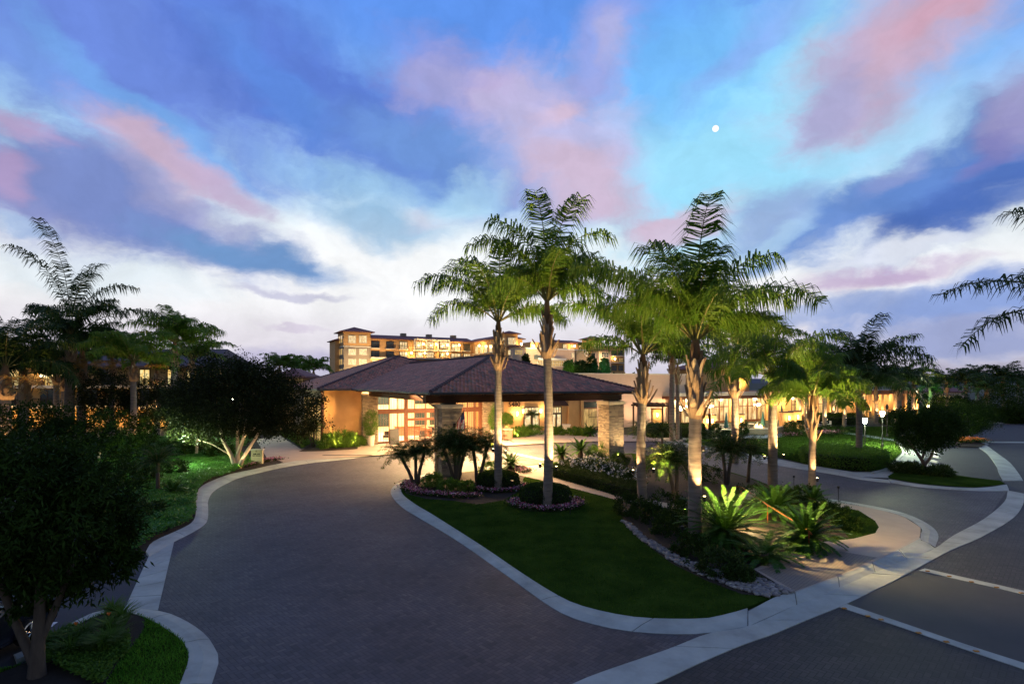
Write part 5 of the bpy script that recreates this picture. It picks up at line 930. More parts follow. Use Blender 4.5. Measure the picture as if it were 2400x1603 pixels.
sago(1382, 1022, 1.3, 1, 'pale cycad near the iron gate', 30, 9, .4, lm=.26, lw=.05)
sago(405, 1160, .9, 1, 'yellowish cycad in the left ground cover', 30, 10, .2, lm=.2, lw=.03)
p4 = [o for o in bpy.data.objects if o.get('label', '').startswith('thickest palm')][0]; fx = MB().lathe([(.05, -.15), (.09, -.1), (.09, .05), (.05, .08)], (8.45, 25.15, 4.1), 10).build('floodlight', M_black, p4)
light('SPOT', (8.62, 25.1, 4.1), 950, (1, .70, .27), p4, size=.05, spot=115, blend=.6, target=(12.6, 25.2, .6))
light('POINT', (11.1, 26.5, .5), 45, (1, .74, .32), None, size=.05, name='garden_or_added_spot')  # low light added for glow between the cycads, no fixture
# pygmy date palms: leaning thin stems
def datepalm(px, py, stems, label, seed, Lf=1.35, nf=34, m_=None):
    rg = np.random.default_rng(seed); c = g(px, py, .1); t_ = thing('date_palm', label, 'date palm', c, 'small date palms')
    for dx, dy, h in stems:
        top = (c[0] + dx, c[1] + dy, .1 + h); MB().tube([(c[0] + dx * .12, c[1] + dy * .12, .05), (c[0] + dx * .45, c[1] + dy * .45, h * .5), top], [.13, .11, .12], 9).build('trunk', M_trunk, t_, smooth=True)
        sp = [(i * 137.5, 80 - 85 * i / nf + rg.uniform(-6, 6), 80 - 85 * i / nf - 75, Lf * rg.uniform(.85, 1.1)) for i in range(nf)]
        fronds(sp, top, rg, .30, .026, .25, 36, m_ or M_date, t_, 'crown', start=.08, pet=.012, plum=.5)
datepalm(975, 1136, [(-1.05, .1, 1.9), (.55, .2, 2.2), (-.1, .4, 2.0)], 'three-stemmed date palm left of the near stone pillar', 1, 1.5)
datepalm(1070, 1138, [(-.9, .2, 2.5), (-.2, .1, 2.8), (.6, .1, 2.5), (.2, -.3, 2.2)], 'thick date palm clump right of the near stone pillar', 2, 1.8, 44)
datepalm(1120, 1140, [(-.3, .1, 2.4), (.6, .3, 2.6)], 'two-stemmed date palm behind the farther round hedge', 3, 1.7, 40)
datepalm(1586, 1180, [(-.5, .2, 2.3), (.1, .3, 2.2)], 'shaded date palm between the two island palms', 4, 1.9, 44)
datepalm(1703, 1135, [(-.2, .2, 2.2), (.4, .1, 2.1)], 'shaded date palm behind the largest cycad', 5, 1.9, 44)
datepalm(1752, 1130, [(.3, .2, 2.0)], 'single date palm left of the floodlit palm by the drive', 6, 1.8, 40)
datepalm(1500, 1060, [(.2, .2, 2.0)], 'date palm just right of the far stone pillar', 7, 1.5)
datepalm(1552, 1058, [(0, 0, 2.0)], 'date palm at the drive edge before the pergola', 8, 1.5)
datepalm(370, 1160, [(0, 0, 2.0)], 'dark date palm in the left ground cover', 9, 1.4)
datepalm(735, 1048, [(0, .2, 2.3), (-.6, 0, 1.6)], 'date palm at the stucco wall corner', 10, 1.3)
datepalm(1247, 1014, [(0, 0, 2.4)], 'small date palm before the first lit door', 11, 1.1, 26)
# broad-leaved crowns
def crown(parent, ell, ncl, nl, l, w, m_, seed, name='crown', cr=.28, up=.2, flat=1.0):
    rg = np.random.default_rng(seed); tot = sum(e[3] * e[4] * e[5] for e in ell) ; Vs = []; Qs = []; b = 0
    for (cx, cy, cz, rx, ry, rz) in ell:
        n = max(4, int(ncl * rx * ry * rz / tot)); d = unit(rg.normal(size=(n, 3))); k = rg.uniform(.35, 1.0, (n, 1)) ** .45; k = k * np.where(rg.uniform(0, 1, (n, 1)) < .13, 1.2, 1.0) * (1 + .14 * np.sin(d[:, :1] * 5 + 1) * np.sin(d[:, 2:] * 6 + d[:, 1:2] * 4)); cc = np.array([cx, cy, cz]) + d * k * np.array([rx, ry, rz]); mr = min(rx, rz)
        P = np.repeat(cc, nl, 0) + rg.normal(size=(n * nl, 3)) * cr * mr * .42; D = unit(rg.normal(size=(n * nl, 3)) + np.repeat(d, nl, 0) * .7 + np.array([0, 0, up])); V_, Q_ = leaf_quads(P, D, rg.uniform(.7, 1.2, n * nl) * l, w, rg); Vs.append(V_); Qs.append(Q_ + b); b += len(V_)
    return npmesh(name, np.concatenate(Vs), np.concatenate(Qs), m_, parent)
def limbs(parent, specs, m_): 
    m = MB()
    for pts, rad in specs: m.tube(smooth_line(pts, 4), [rad[0] + (rad[1] - rad[0]) * i / (4 * (len(pts) - 1)) for i in range(4 * (len(pts) - 1) + 1)], 9)
    return m.build('trunk', m_, parent, smooth=True)
# big round multi-stemmed tree left of the lobby
c = g(556, 1098, .1); x, y = c[0], c[1]
ft = thing('round_tree', 'big round dark tree with several pale lit stems by the left kerb', 'tree', c)
limbs(ft, [([(x - .1, y, .05), (x - .5, y, 1.2), (x - 1.2, y, 2.6), (x - 1.6, y + .2, 4.5)], (.20, .08)), ([(x, y + .1, .05), (x - .1, y + .2, 1.0), (x + .5, y, 2.6), (x + .9, y, 4.8)], (.20, .08)), ([(x + .1, y, .05), (x + .6, y - .1, 1.1), (x + 1.5, y, 2.6), (x + 2.6, y, 4.2)], (.18, .07)), ([(x + .05, y + .2, .05), (x - .1, y + .3, 1.4), (x - .2, y + .5, 3.0), (x, y + .6, 5.4)], (.18, .07)), ([(x - .45, y, 1.1), (x - 1.8, y - .2, 2.0), (x - 3.0, y - .2, 2.4)], (.05, .02)), ([(x + .5, y, 2.6), (x + 2.0, y + .3, 4.0), (x + 3.2, y + .2, 5.4)], (.09, .03))], M_pale)
crown(ft, [(x - .3, y, 5.6, 4.6, 4.2, 3.0), (x - 2.9, y + .4, 4.6, 3.2, 3.0, 2.3), (x + 3.6, y + .4, 4.7, 3.0, 2.8, 2.1), (x - .6, y + .2, 7.3, 2.6, 2.4, 1.6), (x + 1.6, y, 6.6, 2.8, 2.4, 1.8), (x - 4.6, y + .2, 3.4, 1.6, 1.6, 1.2), (x + .6, y + 1.0, 3.6, 3.6, 2.4, 1.0), (x + 4.6, y + .5, 3.6, 1.7, 1.6, 1.2)], 1350, 46, .20, .10, M_ficus, 5, cr=.30)
for dx, dy, e in ((-.55, -.7, 130), (.45, -.7, 120), (1.1, -.5, 40)): light('SPOT', (x + dx, y + dy, .2), e, (1, .72, .38), ft, size=.05, spot=48, blend=.9, target=(x + dx * .9, y + .2, 3.5))
# darker bushes left of it
for i, (px, Y, yc, rx, rz, lab) in enumerate(((250, 60, 925, 2.5, 2.6, 'dark leafy bush beneath the left palms'), (345, 62, 940, 2.4, 2.4, 'dark leafy bush next to the slim pale palm'), (460, 52, 965, 2.6, 2.2, 'dark leafy bush against the left side of the round tree'), (60, 44, 1000, 3.0, 1.9, 'low dark bush at the left edge behind the near tree'), (230, 46, 1010, 3.6, 1.5, 'wide low bush in front of the left palm trunks'))):
    q = at(px, yc, Y); b_ = thing('bush', lab, 'bush', (q[0], Y, .1), 'dark bushes by the guest rooms'); crown(b_, [(q[0], Y, q[2], rx, rx, rz), (q[0] + rx * .5, Y, q[2] - rz * .3, rx * .7, rx * .7, rz * .7)], 260, 34, .22, .11, M_ficus if Y > 50 else M_dark, 20 + i); limbs(b_, [([(q[0], Y, .05), (q[0] + .1, Y, q[2] * .5), (q[0], Y, q[2])], (.14, .06))], M_pale)
q = g(560, 1062, 0)
light('POINT', at(430, 1035, 44), 190, (.75, 1, .6), None, size=.25, name='garden_or_added_spot')
# nearest tree, bottom left
x, y = -11.15, 13.35
nt_ = thing('leafy_tree', 'nearest dark leafy tree with forked trunk at the lower left', 'tree', (x, y, .1))
limbs(nt_, [([(x, y, .02), (x, y, .45), (x + .04, y, 1.1), (x + .02, y + .1, 2.6)], (.20, .09)), ([(x - .03, y, .35), (x - .22, y, .75), (x - .55, y + .05, 1.35), (x - 1.0, y, 2.6)], (.13, .07)), ([(x + .05, y, .9), (x + .3, y + .2, 1.7), (x + .9, y, 2.9)], (.10, .05))], M_trunk)
crown(nt_, [(-11.7, 13.8, 3.65, 2.0, 1.9, 1.8), (-10.75, 14.0, 3.0, 1.25, 1.25, 1.3), (-12.7, 14.0, 4.1, 1.9, 1.8, 1.5), (-11.7, 13.9, 2.25, 1.6, 1.5, .75), (-11.5, 13.9, 4.6, 1.3, 1.2, .7), (-9.9, 14.1, 3.5, .7, .7, .6), (-10.4, 14.1, 4.5, .8, .8, .5), (-9.9, 14.0, 2.5, .6, .6, .5)], 620, 74, .19, .05, M_dark, 9, cr=.24, up=-.5)
# two round trees on the right
for i, (px, py, xs, yc, rx, rz, lab) in enumerate(((2168, 1108, 2176, 1002, 2.35, 1.75, 'round dark tree with forked trunk on the near kerb planter'), (2252, 1028, 2262, 982, 3.2, 2.1, 'round dark tree behind it beside the far kerb'))):
    c = g(px, py, .1); x, y = c[0], c[1]; q = at(xs, yc, y); t_ = thing('round_tree', lab, 'tree', c)
    limbs(t_, [([(x, y, .02), (x - .1, y, .8), (x - .6, y, 1.6), (x - 1.3, y, 2.6)], (.17, .07)), ([(x - .08, y, .7), (x + .5, y + .1, 1.3), (x + .9, y, 2.6)], (.12, .06)), ([(x - .2, y, 1.2), (x, y, 2.0), (x + .2, y, 3.2)], (.09, .04))], M_trunk)
    crown(t_, [(q[0], y, q[2], rx, rx * .9, rz), (q[0] - rx * .25, y, q[2] - rz * .25, rx * .75, rx * .8, rz * .8), (q[0] + rx * .3, y, q[2] + .1, rx * .7, rx * .7, rz * .75)], 520, 40, .16, .07, M_dark, 31 + i, cr=.26)
for i, (px, Y, yc, rx, rz, lab) in enumerate(((2370, 100, 945, 4.6, 3.2, 'tall dark hedge-like tree mass at the right edge'), (2300, 104, 970, 4.0, 1.4, 'low lit hedge in front of the distant palms'), (2390, 96, 975, 4.0, 1.6, 'low dark hedge at the far right road edge'), (2235, 118, 955, 5.0, 2.6, 'dark tree beneath the distant left palms'), (2120, 92, 985, 3.6, 1.5, 'dark shrub mass left of the near round tree'), (2150, 140, 940, 6.0, 2.6, 'dark tree mass beyond the round trees'))):
    q = at(px, yc, Y); b_ = thing('shrub_mass', lab, 'shrub', (q[0], Y, 0), 'dark shrubs at the far right'); crown(b_, [(q[0], Y, q[2], rx, rx * .7, rz), (q[0] + rx * .6, Y, q[2] - .3, rx * .8, rx * .6, rz * .8)], 240, 30, .32, .18, M_dark, 40 + i)
# trees on the rise
for i, (px, yc, rx, rz, lab, m_) in enumerate(((1232, 842, 1.4, 2.8, 'dark tree beside the hotel terrace bay', M_dark), (1335, 855, 2.2, 2.6, 'green lit tree below the hotel terrace', M_bright), (1362, 858, 2.4, 2.6, 'olive tree below the ring ornament', M_hedge), (1387, 850, 1.9, 3.6, 'tall dark tree against the hotel right tower', M_dark), (1417, 853, 1.7, 3.0, 'blue and teal floodlit tree by the hotel right wing', M_bright), (1385, 866, 3.0, 1.8, 'low olive bush under the tall dark tree', M_hedge))):
    Y = 160; q = at(px, yc, Y); b_ = thing('hillside_tree', lab, 'tree', (q[0], Y, 6), 'trees below the hotel'); rx *= .72; crown(b_, [(q[0], Y, q[2] - .5, rx, rx, rz * .75), (q[0], Y, q[2] - rz * .6, rx * 1.2, rx, rz * .6)], 140, 26, .4, .22, m_, 60 + i); limbs(b_, [([(q[0], Y, 5.5), (q[0], Y, q[2] - rz)], (.2, .15)), ], M_trunk)
q = at(1417, 860, 156); light('POINT', (q[0] - .5, 155, q[2]), 120, (.1, .6, 1), None, size=.2, name='garden_or_added_spot')
q = at(1335, 866, 156); light('POINT', (q[0], 155, q[2]), 70, (.8, 1, .35), None, size=.2, name='garden_or_added_spot')
for i in range(11):
    px = 1424 + i * 7.6; Y = 150; q = at(px, 877, Y); b_ = tag(crown(None, [(q[0], Y, 8.0 + (i * 7 % 3) * .25, .32, .32, 1.0)], 26, 22, .22, .12, M_dark, 80 + i, 'small_cypress'), 'small cypress number by number in the row below the hotel' , 'cypress', 'cypress row below the hotel'); b_['label'] = 'small dark cypress in the row along the top of the rise'
# clipped hedges and shrubs
def clipped(c, r, h, label):
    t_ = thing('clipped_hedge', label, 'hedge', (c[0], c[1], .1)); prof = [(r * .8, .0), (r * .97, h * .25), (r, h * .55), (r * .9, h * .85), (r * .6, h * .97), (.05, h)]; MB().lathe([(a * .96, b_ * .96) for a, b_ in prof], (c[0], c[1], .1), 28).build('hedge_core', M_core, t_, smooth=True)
    rg = np.random.default_rng(int(r * 100)); n = 9000; k = rg.uniform(0, 1, n) ** .8; pr = np.array(prof); s = np.linspace(0, 1, len(pr)); rr_ = np.interp(k, s, pr[:, 0]); zz_ = np.interp(k, s, pr[:, 1]); a = rg.uniform(0, 6.283, n); bump = 1 + .03 * np.sin(a * 9 + zz_ * 7) + rg.normal(size=n) * .02
    top = rg.uniform(0, 1, n) < .4; rr_ = np.where(top, r * .9 * np.sqrt(rg.uniform(0, 1, n)), rr_); zz_ = np.where(top, np.interp(rr_, pr[::-1, 0], pr[::-1, 1]), zz_)
    P = np.c_[c[0] + rr_ * bump * np.cos(a), c[1] + rr_ * bump * np.sin(a), .1 + zz_]; D = unit(np.c_[np.cos(a), np.sin(a), .5 + zz_] * .6 + rg.normal(size=(n, 3)) * .7); V_, Q_ = leaf_quads(P, D, .10, .06, rg); npmesh('hedge_leaves', V_, Q_, M_hedge, t_)
clipped(hc[0], 1.35, 1.0, 'round clipped hedge farther from the camera, at the foot of the left tall palm')
clipped(hc[1], 1.45, 1.05, 'round clipped hedge nearer to the camera, at the foot of the tallest palm')
def boxhedge(pts, h, label, m_, l=.10, w=.06, n=9000, name='box_hedge', z0=.1, wild=.03):
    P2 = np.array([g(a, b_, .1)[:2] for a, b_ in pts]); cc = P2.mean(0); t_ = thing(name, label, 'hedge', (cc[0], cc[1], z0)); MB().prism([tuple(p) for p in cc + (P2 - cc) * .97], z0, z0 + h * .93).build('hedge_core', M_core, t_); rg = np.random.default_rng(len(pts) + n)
    q = scatter(P2, n // 2, rg); A_ = np.c_[q, z0 + h + rg.normal(size=len(q)) * wild]; DA = unit(rg.normal(size=(len(q), 3)) * .6 + np.array([0, 0, 1])); ed = np.roll(P2, -1, 0) - P2; ln = np.linalg.norm(ed, axis=1); i = rg.choice(len(P2), n // 2, p=ln / ln.sum()); k = rg.uniform(0, 1, (n // 2, 1)); nrm = unit(np.c_[ed[i][:, 1], -ed[i][:, 0], np.zeros(n // 2)])
    B_ = np.c_[P2[i] + ed[i] * k, z0 + rg.uniform(0, 1, n // 2) * h] + rg.normal(size=(n // 2, 3)) * wild; sgn = np.sign((nrm[:, :2] * (P2[i] - cc)).sum(1, keepdims=True)); DB = unit(nrm * sgn + rg.normal(size=(n // 2, 3)) * .6)
    V_, Q_ = leaf_quads(np.r_[A_, B_], np.r_[DA, DB], rg.uniform(.7, 1.2, n // 2 * 2) * l, w, rg); npmesh('hedge_leaves', V_, Q_, m_, t_)
boxhedge([(1296, 1118), (1300, 1105), (1330, 1108), (1400, 1126), (1496, 1152), (1502, 1166), (1480, 1172), (1380, 1142)], .62, 'low square-clipped hedge along the walkway', M_hedge, n=14000)
boxhedge([(1885, 1086), (1880, 1074), (1900, 1062), (1960, 1064), (2030, 1072), (2078, 1084), (2074, 1096), (2040, 1102), (1960, 1098)], .95, 'bright rough-topped hedge round the dark palm on the right lawn', M_bright, .16, .09, 16000, wild=.10)
boxhedge([(1912, 996), (1912, 985), (2010, 985), (2012, 996)], 1.2, 'dark hedge behind the far lawn left of the lamp posts', M_dark, .2, .12, 7000, wild=.08)
boxhedge([(1520, 1026), (1520, 1018), (1648, 1018), (1648, 1026)], 1.3, 'dark hedge along the patio behind the path', M_dark, .2, .12, 7000, wild=.08)
def shrub(px, py, r, h, label, m_, n=60, l=.14, w=.07, name='shrub', cat='shrub', grp=None, seed=0, z0=.1, cr=.34):
    c = g(px, py, z0); t_ = thing(name, label, cat, c, grp); crown(t_, [(c[0], c[1], z0 + h * .42, r, r, h * .58)], n, 40, l, w, m_, seed + int(px), 'foliage', cr=cr); return t_, c
for i, (px, py, r, h, s) in enumerate(((1478, 1205, .9, 1.0, 'at the tip of the dark bed left of the bushy palm'), (1525, 1222, 1.0, .9, 'in front of the bushy palm'), (1575, 1250, 1.1, 1.0, 'left of the thickest palm'), (1560, 1205, 1.1, 1.2, 'between the two big island palms'), (1640, 1225, 1.2, 1.1, 'behind the thickest palm'), (1620, 1300, .8, .8, 'at the foot of the thickest palm'), (1760, 1180, 1.2, 1.0, 'under the floodlit palm'), (1840, 1180, 1.1, .9, 'reddish and low by the drive edge'), (1950, 1215, .9, .8, 'right of the lit cycad'), (1990, 1240, .6, .5, 'at the tip of the right lawn'), (1880, 1170, .9, .8, 'behind the young palm'), (1650, 1130, 1.2, 1.2, 'behind the shaded date palm'))): shrub(px, py, r, h, 'dark low shrub ' + s, M_dark, 60, .12, .06, grp='dark shrubs in the island bed', seed=i)
for i, (px, py, r, h, s) in enumerate(((1690, 1345, .95, .8, 'rounded and leafy above the river stones'), (1735, 1362, .5, .5, 'small at the end of the river stones'))): shrub(px, py, r, h, 'rose shrub ' + s, M_hedge, 90, .10, .06, 'rose_shrub', seed=i)
def rose(px, py, r, h, label, i):
    t_, c = shrub(px, py, r, h, label, M_hedge, 60, .12, .07, 'rose_bush', 'rose bush', 'white rose bushes by the hedge', seed=i); rg = np.random.default_rng(i); n = 60; d = unit(rg.normal(size=(n, 3)) * np.array([1, 1, .8]) + np.array([0, -.3, .5])); P = np.array([c[0], c[1], .1 + h * .42]) + d * np.array([r, r, h * .62]) * rg.uniform(.9, 1.08, (n, 1)); P = np.repeat(P, 5, 0) + rg.normal(size=(n * 5, 3)) * .025; V_, Q_ = leaf_quads(P, unit(rg.normal(size=(n * 5, 3))), .10, .09, rg); npmesh('blossoms', V_, Q_, M_petal_w, t_)
for i, (px, py, s) in enumerate(((1338, 1108, 'nearest the small cycads'), (1362, 1116, 'second from the small cycads'), (1388, 1112, 'third along the hedge'), (1412, 1124, 'in the middle of the row'), (1436, 1126, 'just left of the far stone pillar foot'), (1458, 1136, 'two from the bushy palm'), (1482, 1142, 'touching the bushy palm trunk'), (1400, 1098, 'in the back row below the pillar'))): rose(px, py, 1.0, 1.15, 'white rose bush ' + s, i)
for i, (px, py, r, h, s) in enumerate(((1420, 1082, 1.0, 1.5, 'in front of the far stone pillar'), (1398, 1074, .9, 1.2, 'left of the far stone pillar'), (1455, 1088, .8, .9, 'dark at the right foot of the far pillar'), (1050, 1150, .7, .7, 'in the pillar bed near the border flowers'), (1015, 1140, .7, .8, 'at the near pillar foot'), (1090, 1150, .7, .6, 'between the date palms'), (1150, 1110, .9, .9, 'behind the first round hedge'))): shrub(px, py, r, h, 'yellow green shrub ' + s, M_bright if i not in (2,) else M_dark, 50, .16, .06, grp='shrubs round the stone pillars', seed=i)
for i, (px, py, r, h, s) in enumerate(((770, 1050, 1.3, 1.5, 'nearest the wall corner'), (795, 1048, 1.3, 1.7, 'second along the orange wall'), (818, 1046, 1.2, 1.5, 'third along the orange wall'), (836, 1045, .9, 1.0, 'beside the left stone column'), (1205, 1024, 1.2, 1.1, 'under the house number'), (1225, 1022, 1.3, 1.2, 'right of the house number'), (1250, 1019, 1.2, 1.2, 'before the first lit door'), (1310, 1019, 1.0, .9, 'left of the pale plinth'), (1345, 1019, 1.2, .9, 'right of the pale plinth'), (1370, 1020, 1.2, 1.0, 'near the iron gate'))): shrub(px, py, r, h, 'bright strappy shrub ' + s, M_bright, 55, .32, .06, grp='bright shrubs along the lobby wall', seed=i, z0=.12)
for i, (px, py, r, h, s) in enumerate(((1675, 1022, .6, 1.6, 'right of the paired lamp piers'), (1743, 1020, .6, 1.7, 'right of the single lamp pier'), (1851, 1014, .7, 1.6, 'before the wide lamp pier'), (1873, 1012, .7, 1.6, 'before the second wide lamp pier'), (1700, 1026, 1.0, .8, 'low along the patio wall'), (1720, 1027, 1.0, .8, 'low along the patio wall by the striped trunk'), (1655, 1028, 1.0, .9, 'at the path left of the paired piers'), (1863, 1022, 1.4, .8, 'dark mound by the flower bed'), (1955, 1016, 2.2, 1.0, 'dark mound right of the young palm'))): shrub(px, py, r, h, 'pointed green shrub ' + s if i < 4 else 'low green shrub ' + s, M_hedge, 60, .16, .09, grp='shrubs along the patio', seed=i)
for i, (px, py, s) in enumerate(((2115, 1106, 'left'), (2140, 1107, 'middle'), (2200, 1114, 'right'))): shrub(px, py, .8, .6, 'strappy grass tuft on the kerb planter, %s of the round tree trunk' % {'left': 'far left', 'middle': 'just left', 'right': 'to the right'}[s], M_hedge, 40, .4, .05, 'grass_tuft', 'grass tuft', 'tufts on the kerb planter', i)
for i, (px, py, r, h, s) in enumerate(((300, 1085, 1.8, 2.2, 'nearest the big dark tree'), (352, 1068, 1.8, 2.0, 'below the slim pale palm'), (415, 1072, 1.6, 1.7, 'left of the lit tree stems'), (468, 1066, 1.5, 1.6, 'beside the leaning pale branch'), (400, 1112, 1.2, 1.0, 'beside the dark date palm'), (322, 1135, 1.5, 1.5, 'in the middle of the left planting'), (515, 1072, 1.2, 1.1, 'at the foot of the lit tree stems'), (330, 1215, 1.1, .9, 'nearest the left kerb'), (260, 1150, 1.9, 2.0, 'half behind the nearest tree'))): shrub(px, py, r, h, 'leafy green shrub ' + s, M_hedge if i % 2 else M_dark, 70, .18, .08, grp='shrubs in the left planting', seed=i)
# strappy lilies in the near island
def lily(px, py, label, seed):
    rg = np.random.default_rng(seed); c = g(px, py, .11); t_ = thing('day_lily', label, 'lily', c, 'lilies under the near tree'); n = 150; a = rg.uniform(0, 6.28, n); lean = rg.uniform(.15, .95, n); l = rg.uniform(.4, .75, n); s0 = np.c_[np.cos(a), np.sin(a), np.zeros(n)]; P0 = np.array(c) + s0 * rg.uniform(0, .14, (n, 1)); D1 = unit(s0 * lean[:, None] * .6 + np.array([0, 0, 1])); P1 = P0 + D1 * l[:, None] * .55; D2 = unit(s0 * (lean[:, None] + .3) + np.array([0, 0, .25])); P2 = P1 + D2 * l[:, None] * .5; sd = np.c_[-np.sin(a), np.cos(a), np.zeros(n)] * .014
    V_ = np.stack([P0 - sd, P0 + sd, P1 + sd, P1 - sd, P2 + sd * .2, P2 - sd * .2], 1).reshape(-1, 3); b_ = np.arange(n)[:, None] * 6; npmesh('leaves', V_, np.concatenate([b_ + np.array([[0, 1, 2, 3]]), b_ + np.array([[3, 2, 4, 5]])]), M_bright, t_); return t_, c
for i, (px, py, s) in enumerate(((178, 1515, 'with an orange bloom beside the forked trunk'), (200, 1500, 'left of centre in the near island'), (255, 1490, 'with an orange bloom in the near island'), (262, 1515, 'at the soil edge of the near island'), (240, 1530, 'low in the middle of the near island'), (262, 1446, 'tall at the top of the near island'), (285, 1462, 'beside the tall one at the kerb'), (165, 1540, 'closest to the forked trunk'), (130, 1520, 'near the inner kerb'))):
    t_, c = lily(px, py, 'strappy green lily clump ' + s, i)
    if i in (0, 2): MB().add([(c[0] + .05 * math.cos(a), c[1] + .05 * math.sin(a), c[2] + .62 + .02 * (a % 2)) for a in range(6)] + [(c[0], c[1], c[2] + .55)], [(6, k, (k + 1) % 6) for k in range(6)]).build('bloom', M_petal_o, t_)
# ------------------------------------------------------------------ street furniture and small things
moon = MB(); d = Vector((at(1677, 302, 1)[0], 1, at(1677, 302, 1)[2] - H)).normalized(); mc = Vector((0, 0, H)) + d * 8000; rm = 8000 * 6.4 / F
for i in range(0, 13): pass
moon.lathe([(rm * math.sin(a * math.pi / 12) + .01, rm * math.cos(math.pi - a * math.pi / 12)) for a in range(13)], tuple(mc), 24); tag(moon.build('moon', emit('moonlight', (1, .97, .93), 1.0), smooth=True), 'small white moon in the pale blue gap of the sky', 'moon')
def lamppost(px, py, yhead, label, m_, e, col, Y=None):
    c = g(px, py, .06); z = zat(yhead, c[1]); t_ = thing('lamp_post', label, 'lamp post', c, 'lamp posts on the lawns'); MB().lathe([(.14, 0), (.14, .25), (.06, .35), (.05, z - .3), (.12, z - .28), (.12, z - .22)], (c[0], c[1], .06), 10).build('pole', M_black, t_)
    if m_: MB().lathe([(.12, -.24), (.23, .1), (.20, .24), (.08, .30)], (c[0], c[1], z), 12).build('lantern', m_, t_); MB().lathe([(.24, .28), (.18, .36), (.04, .46)], (c[0], c[1], z), 12).build('cap', M_black, t_); light('POINT', (c[0], c[1], z), e, col, t_, size=.34)
    else: MB().lathe([(.10, -.2), (.17, .1), (.15, .22), (.06, .45)], (c[0], c[1], z), 12).build('lantern', M_black, t_)
lamppost(2027, 1052, 987, 'black lamp post with bright white-green lamp, in front of the dark palm trunk', M_bulbw, 1500, (.88, 1, .62))
lamppost(2068, 1046, 970, 'taller black lamp post with bright white-green lamp, on the open lawn', M_bulbw, 1500, (.88, 1, .62))
lamppost(2079, 1023, 955, 'unlit black lamp post behind the taller lit one', None, 0, (1, 1, 1))
lamppost(1596, 1030, 957, 'slim lamp post with warm lamps left of the thickest palm', M_bulb, 90, (1, .72, .36))
c = at(543, 937, 66); t_ = thing('lamp_post', 'greenish lamp glinting through the round tree crown', 'lamp post', (c[0], 66, .1)); MB().lathe([(.08, 0), (.05, c[2] - .3)], (c[0], 66, .1), 8).build('pole', M_black, t_); MB().lathe([(.1, -.2), (.2, .1), (.08, .28)], c, 10).build('lantern', M_bulbw, t_); light('POINT', c, 300, (.8, 1, .65), t_, size=.34)
c = at(2176, 952, 120); t_ = thing('lamp_post', 'orange lamp glowing beyond the right round tree', 'lamp post', (c[0], 120, 0)); MB().lathe([(.1, 0), (.06, c[2] - .2)], (c[0], 120, 0), 8).build('pole', M_black, t_); MB().lathe([(.1, -.25), (.3, .05), (.1, .3)], c, 10).build('lantern', M_bulb, t_); light('POINT', c, 500, (1, .6, .3), t_, size=.45)
# direction sign by the lit tree
c = g(602, 1087, .12); t_ = thing('direction_sign', 'small cream direction sign lit beside the pale tree stems', 'sign', c); bevel(MB().box(c[0] - .5, c[0] + .45, c[1], c[1] + .25, .1, 1.25).build('sign_body', mat('sign_cream', (.55, .45, .28), (.5, .4, .25), 2, .7), t_), .03); bevel(MB().box(c[0] - .55, c[0] + .5, c[1] - .04, c[1] + .29, 1.25, 1.36).build('sign_cap', M_cream, t_), .02)
m = MB(); [m.box(c[0] - .36 + d_, c[0] - .36 + d_ + w_, c[1] - .012, c[1] - .002, z, z + .07) for z, d_, w_ in ((.92, .05, .28), (.92, .38, .26), (.78, 0, .2), (.78, .25, .42))]; m.build('lettering', M_black, t_)
light('SPOT', (c[0] - .5, c[1] - .8, .15), 60, (1, .72, .36), t_, size=.05, spot=80, blend=1, target=(c[0], c[1], .8))
# black board, planters
c = T1(*[usolve(A0, 925, 22.4), 22.4, .11]); b_ = thing('menu_board', 'dark folding board standing before the glass doors', 'board', c); u = usolve(A0, 925, 22.4)
bevel(MB(T1).add([(u - .55, 22.1, .13), (u + .45, 22.1, .13), (u + .45, 22.4, 1.85), (u - .55, 22.4, 1.85), (u - .55, 22.16, .13), (u + .45, 22.16, .13), (u + .45, 22.46, 1.85), (u - .55, 22.46, 1.85)], [(0, 1, 2, 3), (7, 6, 5, 4), (0, 4, 5, 1), (3, 2, 6, 7), (0, 3, 7, 4), (1, 5, 6, 2)]).build('front_panel', mat('board_grey', (.06, .06, .065), (.05, .05, .05), 3, .5), b_), .01); MB(T1).add([(u - .5, 22.8, .13), (u + .4, 22.8, .13), (u + .4, 22.48, 1.8), (u - .5, 22.48, 1.8), (u - .5, 22.84, .13), (u + .4, 22.84, .13), (u + .4, 22.52, 1.8), (u - .5, 22.52, 1.8)], [(0, 1, 2, 3), (7, 6, 5, 4), (0, 4, 5, 1), (3, 2, 6, 7), (0, 3, 7, 4), (1, 5, 6, 2)]).build('rear_panel', M_black, b_)
